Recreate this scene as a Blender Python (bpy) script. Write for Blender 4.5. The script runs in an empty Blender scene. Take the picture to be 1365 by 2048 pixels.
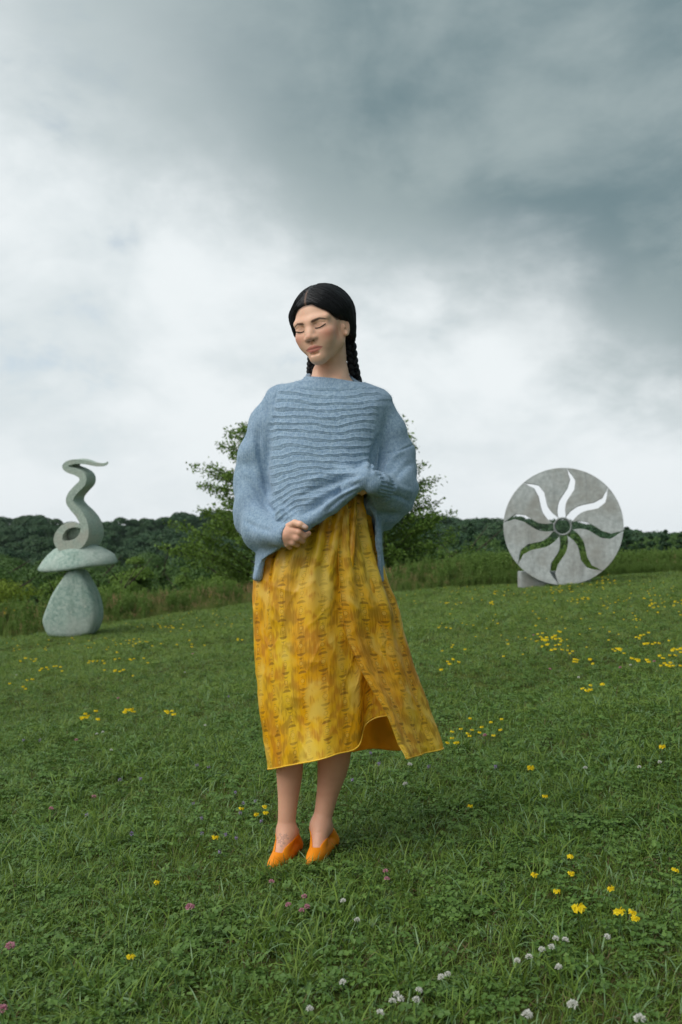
import bpy, math, random
import numpy as np
from mathutils import Vector, Matrix
from mathutils import noise as mnoise

random.seed(7)
RNG = np.random.default_rng(7)
scene = bpy.context.scene
C = scene.collection
rad = math.radians

# ------------------------------------------------------------------ camera, sky, sun, exposure
FPX, CX, CY = 1991.0, 682.5, 1024.0        # focal length and centre in photograph pixels (35 mm lens)
CAM_H = 0.97
PITCH = math.atan(58.0 / FPX)              # looks up a little: the true horizon lies at py = 1082
Y0 = 3.05                                  # how far from the camera the woman stands

cam_data = bpy.data.cameras.new('camera')
cam = bpy.data.objects.new('camera', cam_data)
C.objects.link(cam)
cam.location = (0, 0, CAM_H)
cam.rotation_euler = (math.pi / 2 + PITCH, 0, 0)
cam_data.sensor_fit = 'VERTICAL'
cam_data.sensor_height = 36.0
cam_data.lens = 35.0
cam_data.clip_start = 0.05
cam_data.clip_end = 6000
cam_data.dof.use_dof = True
cam_data.dof.focus_distance = 3.0
cam_data.dof.aperture_fstop = 5.6
scene.camera = cam
scene.view_settings.view_transform = 'Standard'
scene.view_settings.look = 'None'
scene.view_settings.gamma = 1.0
EXPOSURE = 0.66                              # the photograph is exposed for the meadow, not for the clouds
scene.view_settings.exposure = EXPOSURE
scene.view_settings.use_curve_mapping = False
scene.render.film_transparent = False
scene.cycles.max_bounces = 6
scene.cycles.diffuse_bounces = 3
scene.cycles.glossy_bounces = 2
scene.cycles.transmission_bounces = 4
scene.cycles.volume_bounces = 0
scene.cycles.use_denoising = True


def at(px, py, Y):
    """the world point at depth Y that shows at pixel (px, py) of the photograph"""
    a, b = (px - CX) / FPX, -(py - CY) / FPX
    c, s = math.cos(PITCH), math.sin(PITCH)
    dy, dz = c - b * s, s + b * c
    t = Y / dy
    return np.array((a * t, Y, CAM_H + dz * t))


class E:
    """arithmetic on node sockets"""
    nt = None

    def __init__(self, s):
        self.s = s

    @staticmethod
    def _in(node, i, v):
        if isinstance(v, E):
            E.nt.links.new(v.s, node.inputs[i])
        else:
            node.inputs[i].default_value = v

    @staticmethod
    def m(op, *a, clamp=False):
        n = E.nt.nodes.new('ShaderNodeMath')
        n.operation = op
        n.use_clamp = clamp
        for i, v in enumerate(a):
            E._in(n, i, v)
        return E(n.outputs[0])

    def __add__(self, o): return E.m('ADD', self, o)
    def __radd__(self, o): return E.m('ADD', o, self)
    def __sub__(self, o): return E.m('SUBTRACT', self, o)
    def __rsub__(self, o): return E.m('SUBTRACT', o, self)
    def __mul__(self, o): return E.m('MULTIPLY', self, o)
    def __rmul__(self, o): return E.m('MULTIPLY', o, self)
    def __truediv__(self, o): return E.m('DIVIDE', self, o)
    def __neg__(self): return E.m('MULTIPLY', self, -1.0)


def e_abs(a): return E.m('ABSOLUTE', a)
def e_max(a, b): return E.m('MAXIMUM', a, b)
def e_min(a, b): return E.m('MINIMUM', a, b)
def e_sin(a): return E.m('SINE', a)
def e_floor(a): return E.m('FLOOR', a)
def e_sqrt(a): return E.m('SQRT', a)


def smooth(a, lo, hi, o0=0.0, o1=1.0, kind='SMOOTHSTEP'):
    n = E.nt.nodes.new('ShaderNodeMapRange')
    n.interpolation_type = kind
    E._in(n, 0, a)
    for i, v in ((1, lo), (2, hi), (3, o0), (4, o1)):
        E._in(n, i, v)
    return E(n.outputs[0])


def e_noise(vec, scale, detail=4.0, rough=0.55, dist=0.0, color=False):
    n = E.nt.nodes.new('ShaderNodeTexNoise')
    if vec is not None:
        E.nt.links.new(vec.s, n.inputs['Vector'])
    n.inputs['Scale'].default_value = scale
    n.inputs['Detail'].default_value = detail
    n.inputs['Roughness'].default_value = rough
    n.inputs['Distortion'].default_value = dist
    return E(n.outputs['Color' if color else 'Fac'])


def e_xyz(x, y, z):
    n = E.nt.nodes.new('ShaderNodeCombineXYZ')
    for i, v in enumerate((x, y, z)):
        E._in(n, i, v)
    return E(n.outputs[0])


def e_sep(v):
    n = E.nt.nodes.new('ShaderNodeSeparateXYZ')
    E.nt.links.new(v.s, n.inputs[0])
    return E(n.outputs[0]), E(n.outputs[1]), E(n.outputs[2])


def e_mix(f, a, b):
    n = E.nt.nodes.new('ShaderNodeMix')
    n.data_type = 'RGBA'
    if isinstance(f, E):
        E.nt.links.new(f.s, n.inputs['Factor'])
    else:
        n.inputs['Factor'].default_value = f
    for i, v in ((6, a), (7, b)):
        if isinstance(v, E):
            E.nt.links.new(v.s, n.inputs[i])
        else:
            n.inputs[i].default_value = (*v, 1.0) if len(v) == 3 else v
    return E(n.outputs[2])


def e_mapping(v, scale=(1, 1, 1), rot=(0, 0, 0)):
    n = E.nt.nodes.new('ShaderNodeMapping')
    E.nt.links.new(v.s, n.inputs[0])
    n.inputs['Scale'].default_value = scale
    n.inputs['Rotation'].default_value = rot
    return E(n.outputs[0])


def e_attr(name, out='Color'):
    n = E.nt.nodes.new('ShaderNodeAttribute')
    n.attribute_name = name
    return E(n.outputs[out])


def lin(r, g, b):
    f = lambda c: (c / 255 / 12.92) if c <= 10 else ((c / 255 + 0.055) / 1.055) ** 2.4
    return (f(r), f(g), f(b))


# world: a Nishita sky seen through a broken overcast deck
world = bpy.data.worlds.new('World')
scene.world = world
world.use_nodes = True
E.nt = world.node_tree
for n in list(E.nt.nodes):
    E.nt.nodes.remove(n)
SUN_AZ, SUN_EL = rad(-130), rad(50)         # azimuth from +Y towards +X: behind the camera, to its left
sky = E.nt.nodes.new('ShaderNodeTexSky')
sky.sky_type = 'NISHITA'
sky.sun_disc = False
sky.sun_elevation = SUN_EL
sky.sun_rotation = SUN_AZ
tc = E.nt.nodes.new('ShaderNodeTexCoord')
d = E(tc.outputs['Generated'])
dx, dy, dz = e_sep(d)
up = e_max(dz, 0.0)
den = up + 0.55
plane = e_xyz(dx / den, dy / den, dz * 0.6)
n_big = e_noise(plane, 1.7, 3.0, 0.5, 0.3)
n_mid = e_noise(e_mapping(plane, (1, 1, 1.4), (0.3, 0.2, 0.5)), 3.8, 7.0, 0.54, 0.3)
n_fin = e_noise(e_mapping(plane, (1, 1, 1.7), (0.2, -0.1, 0)), 8.5, 8.0, 0.60, 0.2)
edge = dz - (0.266 - 0.44 * dx) + (n_big - 0.5) * 0.16 + (n_mid - 0.5) * 0.20 + (n_fin - 0.5) * 0.09
dark = smooth(edge, -0.075, 0.120) * smooth(dx + (n_mid - 0.5) * 0.22 + (n_big - 0.5) * 0.2, -0.36, 0.05, 0.28, 1.0)
veil = smooth(n_mid * 0.72 + n_fin * 0.28, 0.40, 0.64)
low = smooth(dz, 0.0, 0.16, 1.0, 0.0)
c_light = e_mix(veil, lin(239, 245, 247), lin(218, 227, 230))
c_light = e_mix(low * 0.7, c_light, lin(234, 240, 243))
c_dark = e_mix(smooth(n_mid * 0.72 + n_fin * 0.28, 0.38, 0.66), lin(116, 138, 144), lin(160, 175, 177))
cloud = e_mix(dark, c_light, c_dark)
gap = smooth(n_fin * 0.5 + n_mid * 0.5, 0.56, 0.70) * (1.0 - dark) * 0.35
skyb = e_mix(1.0, (0, 0, 0), E(sky.outputs[0]))
bg1 = E.nt.nodes.new('ShaderNodeBackground')
E.nt.links.new(cloud.s, bg1.inputs[0])
bg1.inputs[1].default_value = 1.0 / 2 ** EXPOSURE
bg2 = E.nt.nodes.new('ShaderNodeBackground')
E.nt.links.new(sky.outputs[0], bg2.inputs[0])
bg2.inputs[1].default_value = 0.09
mixw = E.nt.nodes.new('ShaderNodeMixShader')
E.nt.links.new(gap.s, mixw.inputs[0])
E.nt.links.new(bg1.outputs[0], mixw.inputs[1])
E.nt.links.new(bg2.outputs[0], mixw.inputs[2])
outw = E.nt.nodes.new('ShaderNodeOutputWorld')
E.nt.links.new(mixw.outputs[0], outw.inputs[0])

sun_data = bpy.data.lights.new('sun', 'SUN')
sun_data.energy = 1.5
sun_data.angle = rad(60)
sun_data.color = (1.0, 0.97, 0.92)
sun = bpy.data.objects.new('sun', sun_data)
C.objects.link(sun)
sun_dir = Vector((math.sin(SUN_AZ) * math.cos(SUN_EL), math.cos(SUN_AZ) * math.cos(SUN_EL), math.sin(SUN_EL)))
sun.rotation_euler = sun_dir.to_track_quat('Z', 'Y').to_euler()
sun.location = (0, 0, 30)


# ------------------------------------------------------------------ helpers
def mesh_from(name, V, F, mats=(), smooth_shade=True, mat_index=None):
    """V (n,3); F an (m,k) array or a list of such arrays of different k"""
    me = bpy.data.meshes.new(name)
    V = np.asarray(V, np.float32)
    Fs = [np.asarray(f, np.int32) for f in (F if isinstance(F, list) else [F])]
    Fs = [f for f in Fs if len(f)]
    loops = np.concatenate([f.ravel() for f in Fs])
    lens = np.concatenate([np.full(len(f), f.shape[1], np.int32) for f in Fs])
    starts = np.concatenate(([0], np.cumsum(lens)[:-1])).astype(np.int32)
    me.vertices.add(len(V))
    me.vertices.foreach_set('co', V.ravel())
    me.loops.add(len(loops))
    me.loops.foreach_set('vertex_index', loops)
    me.polygons.add(len(lens))
    me.polygons.foreach_set('loop_start', starts)
    if mat_index is not None:
        me.polygons.foreach_set('material_index', np.asarray(mat_index, np.int32))
    me.polygons.foreach_set('use_smooth', np.full(len(lens), smooth_shade, bool))
    me.update(calc_edges=True)
    for m in mats:
        me.materials.append(m)
    return me


def link(name, me, parent=None):
    o = bpy.data.objects.new(name, me)
    C.objects.link(o)
    if parent is not None:
        o.parent = parent
    return o


def thing(name, label, cat, loc=(0, 0, 0), group=None):
    o = bpy.data.objects.new(name, None)
    C.objects.link(o)
    o.location = loc
    o.empty_display_size = 0.1
    return tag(o, label, cat, group)


def tag(o, label=None, cat=None, group=None, kind=None):
    for k, v in (('label', label), ('category', cat), ('group', group), ('kind', kind)):
        if v:
            o[k] = v
    return o


def set_color(me, name, cols):
    a = me.color_attributes.new(name, 'FLOAT_COLOR', 'POINT')
    cols = np.asarray(cols, np.float32)
    if cols.shape[1] == 3:
        cols = np.concatenate((cols, np.ones((len(cols), 1), np.float32)), 1)
    a.data.foreach_set('color', cols.ravel())


def set_float(me, name, vals):
    a = me.attributes.new(name, 'FLOAT', 'POINT')
    a.data.foreach_set('value', np.asarray(vals, np.float32))


def material(name, rough=0.8, spec=0.3):
    m = bpy.data.materials.new(name)
    m.use_nodes = True
    E.nt = m.node_tree
    b = E.nt.nodes['Principled BSDF']
    b.inputs['Roughness'].default_value = rough
    b.inputs['Specular IOR Level'].default_value = spec
    return m, b


def plug(node, name, v):
    if isinstance(v, E):
        E.nt.links.new(v.s, node.inputs[name])
    else:
        node.inputs[name].default_value = (*v, 1.0) if isinstance(v, tuple) and len(v) == 3 else v


def bump(b, height, strength=0.3, distance=0.01):
    n = E.nt.nodes.new('ShaderNodeBump')
    n.inputs['Strength'].default_value = strength
    n.inputs['Distance'].default_value = distance
    E.nt.links.new(height.s, n.inputs['Height'])
    E.nt.links.new(n.outputs[0], b.inputs['Normal'])


def coords(kind='Object'):
    return E(E.nt.nodes.new('ShaderNodeTexCoord').outputs[kind])


def e_random():
    return E(E.nt.nodes.new('ShaderNodeObjectInfo').outputs['Random'])


# --- signed distance fields on a grid, meshed by surface nets
def v3(*a): return np.array(a, float)


def sstep(x, lo, hi):
    t = np.clip((x - lo) / (hi - lo), 0, 1)
    return t * t * (3 - 2 * t)


class Field:
    def __init__(self, xs, ys, zs, far=0.5):
        self.ax = [np.asarray(a, np.float32) for a in (xs, ys, zs)]
        self.F = np.full([len(a) for a in self.ax], far, np.float32)

    def region(self, lo, hi):
        sl = []
        for a, l, h in zip(self.ax, lo, hi):
            i, j = np.searchsorted(a, l), np.searchsorted(a, h)
            sl.append(slice(max(i - 1, 0), min(j + 1, len(a))))
        g = [a[s] for a, s in zip(self.ax, sl)]
        return tuple(sl), g[0][:, None, None], g[1][None, :, None], g[2][None, None, :]

    def add(self, lo, hi, fn, k=0.0, op='union'):
        sl, X, Y, Z = self.region(np.asarray(lo) - k - 0.012, np.asarray(hi) + k + 0.012)
        if 0 in self.F[sl].shape:
            return
        dd = fn(X, Y, Z)
        A = self.F[sl]
        if op == 'union':
            if k > 0:
                h = np.clip(k - np.abs(A - dd), 0, None) / k
                self.F[sl] = np.minimum(A, dd) - h * h * k * 0.25
            else:
                self.F[sl] = np.minimum(A, dd)
        else:
            dd = -dd
            if k > 0:
                h = np.clip(k - np.abs(A - dd), 0, None) / k
                self.F[sl] = np.maximum(A, dd) + h * h * k * 0.25
            else:
                self.F[sl] = np.maximum(A, dd)

    def cone(self, a, b, ra, rb, k=0.0, op='union', R=None, T=None, flat=None):
        """round cone a-b; with R, T the points are first brought into a local frame; flat=(axis, factor)"""
        a, b = np.asarray(a, float), np.asarray(b, float)
        if R is not None:
            a, b = R @ a + T, R @ b + T
        r = max(ra, rb)
        lo, hi = np.minimum(a, b) - r, np.maximum(a, b) + r
        self.add(lo, hi, lambda X, Y, Z: sd_cone(X, Y, Z, a, b, ra, rb), k, op)

    def ell(self, c, r, k=0.0, op='union', R=None, T=None, rot=None):
        """ellipsoid with centre c and radii r in the (R, T) frame"""
        c, r = np.asarray(c, float), np.asarray(r, float)
        M = np.eye(3) if rot is None else rot
        if R is not None:
            cw = R @ c + T
            M = R @ M
        else:
            cw = c
        m = r.max()

        def fn(X, Y, Z):
            px, py, pz = X - cw[0], Y - cw[1], Z - cw[2]
            q = [(M[0, i] * px + M[1, i] * py + M[2, i] * pz) / r[i] for i in range(3)]
            k0 = np.sqrt(q[0] ** 2 + q[1] ** 2 + q[2] ** 2) + 1e-9
            k1 = np.sqrt((q[0] / r[0]) ** 2 + (q[1] / r[1]) ** 2 + (q[2] / r[2]) ** 2) + 1e-9
            return k0 * (k0 - 1) / k1
        self.add(cw - m, cw + m, fn, k, op)

    def nets(self):
        F = self.F
        S = F < 0
        nx, ny, nz = F.shape
        cnt = np.zeros((nx - 1, ny - 1, nz - 1), np.int8)
        for i in (0, 1):
            for j in (0, 1):
                for k in (0, 1):
                    cnt += S[i:nx - 1 + i, j:ny - 1 + j, k:nz - 1 + k]
        act = (cnt > 0) & (cnt < 8)
        I, J, K = np.nonzero(act)
        idx = np.full(act.shape, -1, np.int32)
        idx[I, J, K] = np.arange(len(I))
        P = np.zeros((len(I), 3))
        N = np.zeros(len(I))
        corners = [(i, j, k) for i in (0, 1) for j in (0, 1) for k in (0, 1)]
        val = {c: F[I + c[0], J + c[1], K + c[2]].astype(np.float64) for c in corners}
        for c in corners:
            for ax in range(3):
                if c[ax] == 1:
                    continue
                e = list(c)
                e[ax] = 1
                a, b = val[c], val[tuple(e)]
                m = (a < 0) != (b < 0)
                t = a[m] / (a[m] - b[m])
                for q in range(3):
                    P[m, q] += c[q] + (t if q == ax else 0)
                N[m] += 1
        P /= N[:, None]
        P += np.stack((I, J, K), 1)
        V = np.stack([np.interp(P[:, q], np.arange(len(self.ax[q])), self.ax[q]) for q in range(3)], 1)
        quads = []
        for ax in range(3):
            lo = [slice(1, n - 1) for n in F.shape]
            lo[ax] = slice(0, F.shape[ax] - 1)
            hi = list(lo)
            hi[ax] = slice(1, F.shape[ax])
            a, b = S[tuple(lo)], S[tuple(hi)]
            g = np.stack(np.nonzero(a != b), 1)
            if not len(g):
                continue
            sgn = a[tuple(g.T)]
            base = g + np.array([0 if q == ax else 1 for q in range(3)])
            u, w = (ax + 1) % 3, (ax + 2) % 3
            eu, ew = np.eye(3, dtype=int)[u], np.eye(3, dtype=int)[w]
            q = [idx[tuple((base - o).T)] for o in (eu + ew, ew, 0 * eu, eu)]
            q = np.stack(q, 1)
            q[~sgn] = q[~sgn][:, ::-1]
            quads.append(q)
        Q = np.concatenate(quads)
        return V, Q[(Q >= 0).all(1)]


def sd_cone(X, Y, Z, a, b, ra, rb):
    ba = b - a
    L2 = float(ba @ ba) + 1e-12
    px, py, pz = X - a[0], Y - a[1], Z - a[2]
    t = np.clip((px * ba[0] + py * ba[1] + pz * ba[2]) / L2, 0, 1)
    return np.sqrt((px - t * ba[0]) ** 2 + (py - t * ba[1]) ** 2 + (pz - t * ba[2]) ** 2) - (ra + (rb - ra) * t)


def vnormals(V, Q):
    n = np.zeros_like(V)
    fn = np.cross(V[Q[:, 2]] - V[Q[:, 0]], V[Q[:, 3]] - V[Q[:, 1]])
    for i in range(4):
        for c in range(3):
            n[:, c] += np.bincount(Q[:, i], fn[:, c], len(V))
    return n / (np.linalg.norm(n, axis=1, keepdims=True) + 1e-12)


def relax(V, Q, it=1, f=0.5):
    for _ in range(it):
        s = np.zeros_like(V)
        c = np.zeros(len(V))
        for i in range(4):
            for j in (1, 3):
                nb = Q[:, (i + j) % 4]
                for q in range(3):
                    s[:, q] += np.bincount(Q[:, i], V[nb, q], len(V))
                c += np.bincount(Q[:, i], minlength=len(V))
        V = V * (1 - f) + f * s / np.maximum(c, 1)[:, None]
    return V


def fbm(P, scale, seed=0.0, octs=4):
    """cheap smooth noise for numpy point arrays: sums of rotated sines"""
    P = np.asarray(P, float)
    r = np.random.default_rng(int(seed * 1000) + 11)
    out = np.zeros(len(P))
    amp = 1.0
    tot = 0
    f = scale
    for o in range(octs):
        for _ in range(3):
            k = r.normal(size=P.shape[1])
            k *= f * (0.7 + 0.6 * r.random()) / np.linalg.norm(k)
            out += amp * np.sin(P @ k + r.random() * 6.283)
        tot += amp * 1.7
        amp *= 0.55
        f *= 1.9
    return out / tot


def grid_axis(segs):
    """[(start, end, step), ...] to one axis with steps that vary"""
    out = []
    for a, b, h in segs:
        n = max(1, int(round((b - a) / h)))
        out.append(np.linspace(a, b, n, endpoint=False))
    out.append([segs[-1][1]])
    return np.concatenate(out)


def catmull(P, n):
    """n points along a Catmull-Rom spline through P (m, k)"""
    P = np.asarray(P, float)
    m = len(P)
    t = np.linspace(0, m - 1, n)
    i = np.minimum(t.astype(int), m - 2)
    f = (t - i)[:, None]
    p0, p1 = P[np.maximum(i - 1, 0)], P[i]
    p2, p3 = P[i + 1], P[np.minimum(i + 2, m - 1)]
    return 0.5 * (2 * p1 + (p2 - p0) * f + (2 * p0 - 5 * p1 + 4 * p2 - p3) * f ** 2 + (3 * p1 - p0 - 3 * p2 + p3) * f ** 3)


def tube(P, r, sides=6):
    """verts and quads of a tube along P with radii r"""
    P = np.asarray(P, float)
    n = len(P)
    r = np.broadcast_to(r, (n,))
    T = np.gradient(P, axis=0)
    T /= np.linalg.norm(T, axis=1, keepdims=True) + 1e-12
    ref = np.where(np.abs(T[:, 2:3]) > 0.9, np.array([[1.0, 0, 0]]), np.array([[0, 0, 1.0]]))
    A = np.cross(T, ref)
    A /= np.linalg.norm(A, axis=1, keepdims=True) + 1e-12
    B = np.cross(T, A)
    th = np.arange(sides) / sides * 2 * math.pi
    V = P[:, None] + r[:, None, None] * (np.cos(th)[None, :, None] * A[:, None] + np.sin(th)[None, :, None] * B[:, None])
    i, j = np.meshgrid(np.arange(n - 1), np.arange(sides), indexing='ij')
    i, j = i.ravel(), j.ravel()
    k = (j + 1) % sides
    Q = np.stack((i * sides + j, i * sides + k, (i + 1) * sides + k, (i + 1) * sides + j), 1)
    return V.reshape(-1, 3), Q


def merge(parts):
    """[(V, Q), ...] to one (V, Q)"""
    Vs, Qs, o = [], [], 0
    for V, Q in parts:
        Vs.append(V)
        Qs.append(np.asarray(Q) + o)
        o += len(V)
    return np.concatenate(Vs), np.concatenate(Qs)


# ------------------------------------------------------------------ the lie of the land
def ground_z(x, y):
    x, y = np.asarray(x, float), np.asarray(y, float)
    z = 0.087 * 18 * np.tanh(x / 18) - 0.010 * (np.minimum(y, 24) - Y0)
    edge = np.interp(x, (-8, -5, -2, 1, 3.5, 7, 12), (13.8, 15.2, 19.8, 19.6, 18.6, 18.8, 19.5))
    s = sstep(y, edge + 2.0, edge + 52.0)
    z = z - s * 9.5
    z = z + (0.010 * np.sin(x * 3.1 + 1.0) * np.sin(y * 2.3) + 0.012 * np.sin(x * 1.3 - y * 1.7)) * sstep(np.hypot(x, y - Y0), 0.5, 1.6)
    return z


def lawn_edge(x):
    return np.interp(x, (-8, -5, -2, 1, 3.5, 7, 12), (13.8, 15.2, 19.8, 19.6, 18.6, 18.8, 19.5))


def on_ground(px, py):
    """where the sight line through a pixel meets the meadow"""
    lo, hi = 1.2, 40.0
    for _ in range(50):
        mid = (lo + hi) / 2
        p = at(px, py, mid)
        if p[2] > float(ground_z(p[0], mid)):
            lo = mid
        else:
            hi = mid
    p = at(px, py, hi)
    return np.array((p[0], hi, float(ground_z(p[0], hi))))
# ------------------------------------------------------------------ the woman
def W(px, py, dep=0.0):
    return at(px, py, Y0 + dep)


MPX = Y0 / FPX      # metres per photograph pixel at her distance


def zof(py, Y):
    b = -(py - CY) / FPX
    c, s = math.cos(PITCH), math.sin(PITCH)
    return CAM_H + Y * (s + b * c) / (c - b * s)


def px_of(P):
    """photograph pixels of points (n,3), used to lay folds out on her clothes"""
    c, s = math.cos(PITCH), math.sin(PITCH)
    x, y, z = P[..., 0], P[..., 1], P[..., 2] - CAM_H
    dd = y * c + z * s
    return CX + FPX * x / dd, CY - FPX * (-y * s + z * c) / dd


def rot(axis, deg):
    return np.array(Matrix.Rotation(rad(deg), 3, axis))


person = thing('person', 'young woman with black braids in a blue knit sweater and a yellow satin skirt', 'person',
               (W(605, 1710)[0], Y0, float(ground_z(W(605, 1710)[0], Y0))))
P_OFF = np.array(person.location)


def plink(name, V, Q, mats, parent=person, off=None, **kw):
    me = mesh_from(name, V - P_OFF, Q, mats, **kw)
    return link(name, me, parent)


# materials
m_skin, b = material('skin', 0.46, 0.35)
base = e_attr('tint')
pores = e_noise(coords(), 260, 3, 0.6)
blot = e_noise(coords(), 28, 3, 0.5)
col = e_mix(smooth(blot, 0.3, 0.7, 0.0, 0.22), base, e_mix(1.0, (0, 0, 0), (0.50, 0.235, 0.15)))
plug(b, 'Base Color', col)
b.inputs['Subsurface Weight'].default_value = 0.12
b.inputs['Subsurface Radius'].default_value = (0.012, 0.004, 0.002)
b.inputs['Subsurface Scale'].default_value = 0.6
plug(b, 'Roughness', smooth(blot, 0.3, 0.7, 0.38, 0.56))
bump(b, pores, 0.10, 0.002)

m_hair, b = material('black_hair', 0.30, 0.28)
co = coords()
st = e_noise(e_mapping(co, (1, 1, 1)), 18, 2, 0.5)
strand = e_noise(e_attr('flow', 'Vector'), 1.0, 4, 0.7)
part_line = e_attr('scalp', 'Fac')
plug(b, 'Base Color', e_mix(part_line, e_mix(strand, (0.003, 0.0032, 0.004), (0.014, 0.014, 0.017)), lin(120, 92, 78)))
plug(b, 'Roughness', smooth(strand, 0.3, 0.7, 0.34, 0.5))
bump(b, strand, 0.55, 0.004)

m_lash, b = material('lash', 0.7, 0.2)
plug(b, 'Base Color', (0.012, 0.009, 0.008))
m_nail, b = material('nail', 0.25, 0.5)
plug(b, 'Base Color', lin(222, 184, 168))

m_knit, b = material('blue_wool_knit', 0.95, 0.15)
co = coords()
heather = e_noise(co, 120, 3, 0.7)
big = e_noise(co, 7, 3, 0.5)
fleck = smooth(e_noise(e_mapping(co, (1, 1, 2.2)), 300, 2, 0.6), 0.55, 0.75)
c0 = e_mix(smooth(heather, 0.3, 0.7), lin(116, 141, 166), lin(150, 173, 192))
c0 = e_mix(smooth(big, 0.35, 0.7, 0.0, 0.30), c0, lin(134, 154, 180))
c0 = e_mix(fleck * 0.5, c0, lin(200, 214, 221))
plug(b, 'Base Color', c0)
b.inputs['Sheen Weight'].default_value = 0.25
b.inputs['Sheen Roughness'].default_value = 0.6
b.inputs['Sheen Tint'].default_value = (0.75, 0.85, 0.95, 1)
su, sv, _ = e_sep(e_attr('knit', 'Vector'))
stitch = e_sin(su * (2 * math.pi / 0.0052) + e_abs(e_sin(sv * (math.pi / 0.0042))) * 1.6) * 0.5 + 0.5
fuzz = e_noise(co, 420, 2, 0.6)
wph = e_attr('welt', 'Fac') + (e_noise(co, 70, 2) - 0.5) * 0.35
wfr = wph - e_floor(wph)
welt = (smooth(e_abs(wfr - 0.42), 0.0, 0.16, 1.0, 0.0) - smooth(e_abs(wfr - 0.80), 0.0, 0.11, 0.8, 0.0)) * e_attr('welt_mask', 'Fac')
bump(b, stitch * 0.5 + fuzz * 0.4 + heather * 0.5 + welt * 1.1, 0.45, 0.0035)

m_satin, b = material('yellow_jacquard_satin', 0.4, 0.55)
u, v, _ = e_sep(e_attr('cloth', 'Vector'))
co_uv = e_xyz(u, v, 0.0)
wob = (e_noise(e_mapping(co_uv, (14, 14, 1)), 1.0, 2) - 0.5) * 0.006
COLW, PER = 0.060, 0.105
uu = (u + wob) / COLW
ci = e_floor(uu)
fu = (uu - ci - 0.5) * COLW
odd = ci - e_floor(ci * 0.5) * 2.0
hsh = E.m('FRACT', e_sin(ci * 12.9898) * 437.585)
vv = (v + hsh * PER) / PER
fv = (vv - e_floor(vv)) * PER - 0.032


def soft(dd, w=0.0009):
    return smooth(dd, -w, w, 1.0, 0.0)


def half_disc(v0, w, h, sign):
    """a flat half-moon with its straight edge towards sign"""
    a = fu / (w * 0.5)
    c = (fv - v0) * (1.0 / h)
    inside = e_sqrt(a * a + c * c) - 1.0
    cut = (fv - v0) * sign
    return smooth(e_max(inside * 0.006, -cut), -0.0008, 0.0008, 1.0, 0.0)


def ring(v0, r, w):
    q = e_sqrt(fu * fu + (fv - v0) * (fv - v0))
    return soft(e_abs(q - r) - w)


def tri(v0, w, h, sign):
    c = (fv - v0) * sign
    return soft(e_max(e_abs(fu) * (h / w) * 2.0 + c - h * 0.5, -c - h * 0.5))


mot = e_max(half_disc(-0.0225, 0.027, 0.0082, -1.0), half_disc(0.0225, 0.027, 0.0082, 1.0))
mot = e_max(mot, e_max(tri(-0.0120, 0.014, 0.0036, -1.0), tri(0.0120, 0.014, 0.0036, 1.0)) * 0.75)
mot = e_max(mot, e_max(tri(0.0395, 0.018, 0.0060, 1.0), tri(0.0655, 0.018, 0.0060, -1.0)) * 0.8)
mot = e_max(mot, e_max(ring(0.0, 0.0066, 0.0009), ring(0.0525, 0.0056, 0.0009)) * 0.6)
pearl = e_max(soft(e_sqrt(fu * fu + fv * fv) - 0.0058), soft(e_sqrt(fu * fu + (fv - 0.0525) * (fv - 0.0525)) - 0.0047))
spot = e_noise(e_mapping(co_uv, (13, 8, 1), (0, 0, 0.4)), 1.0, 3.0, 0.5, 0.5)
brush = e_noise(e_mapping(co_uv, (230, 16, 1)), 1.0, 3.0, 0.6)
# the ground between the columns is dyed dark in blots that leave a pale burst round each disc
TAU = 2 * math.pi
blot_u = 0.5 - 0.5 * E.m('COSINE', uu * TAU)
blot_u = 1.0 - blot_u * 0.75
blot_v = 0.5 + 0.5 * E.m('COSINE', (fv - 0.012) * (TAU * 2 / PER) + (brush - 0.5) * 2.6)
spot2 = e_noise(e_mapping(co_uv, (34, 22, 1), (0, 0, 0.3)), 1.0, 2.0, 0.5, 0.8)
ikat = smooth(blot_u * blot_v * 0.20 + spot * 0.95 + (spot2 - 0.5) * 0.85 + (brush - 0.5) * 0.50, 0.42, 0.74)
fadem = smooth(spot, 0.28, 0.55, 0.35, 1.0)
gold = e_mix(smooth(e_noise(e_mapping(co_uv, (7, 3, 1)), 1.0, 2), 0.38, 0.62), lin(255, 212, 50), lin(252, 184, 10))
gold = e_mix(smooth(spot, 0.50, 0.30, 0.0, 0.6), gold, lin(255, 224, 112))  # pale patches put a satin sheen into the colour
gold = e_mix(ikat * 0.72, gold, e_mix(smooth(e_noise(e_mapping(co_uv, (9, 5, 1)), 1.0, 2), 0.4, 0.6), lin(202, 126, 0), lin(170, 124, 2)))
gold = e_mix(smooth(brush, 0.25, 0.55, 0.30, 0.0), gold, lin(248, 205, 90))
gold = e_mix(pearl * 0.45, gold, lin(252, 208, 90))
gold = e_mix(mot * fadem * 0.60, gold, lin(122, 80, 4))
plug(b, 'Base Color', gold)
plug(b, 'Roughness', smooth(ikat + mot, 0.0, 1.0, 0.30, 0.55))
b.inputs['Sheen Weight'].default_value = 0.0
b.inputs['Sheen Roughness'].default_value = 0.3
b.inputs['Sheen Tint'].default_value = (1.0, 0.86, 0.4, 1)
bump(b, brush * 0.5 - mot * 0.5 + e_noise(co_uv, 900, 2) * 0.15, 0.16, 0.002)
tr = E.nt.nodes.new('ShaderNodeBsdfTranslucent')
E.nt.links.new(gold.s, tr.inputs[0])
mx = E.nt.nodes.new('ShaderNodeMixShader')
mx.inputs[0].default_value = 0.28
E.nt.links.new(b.outputs[0], mx.inputs[1])
E.nt.links.new(tr.outputs[0], mx.inputs[2])
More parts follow.
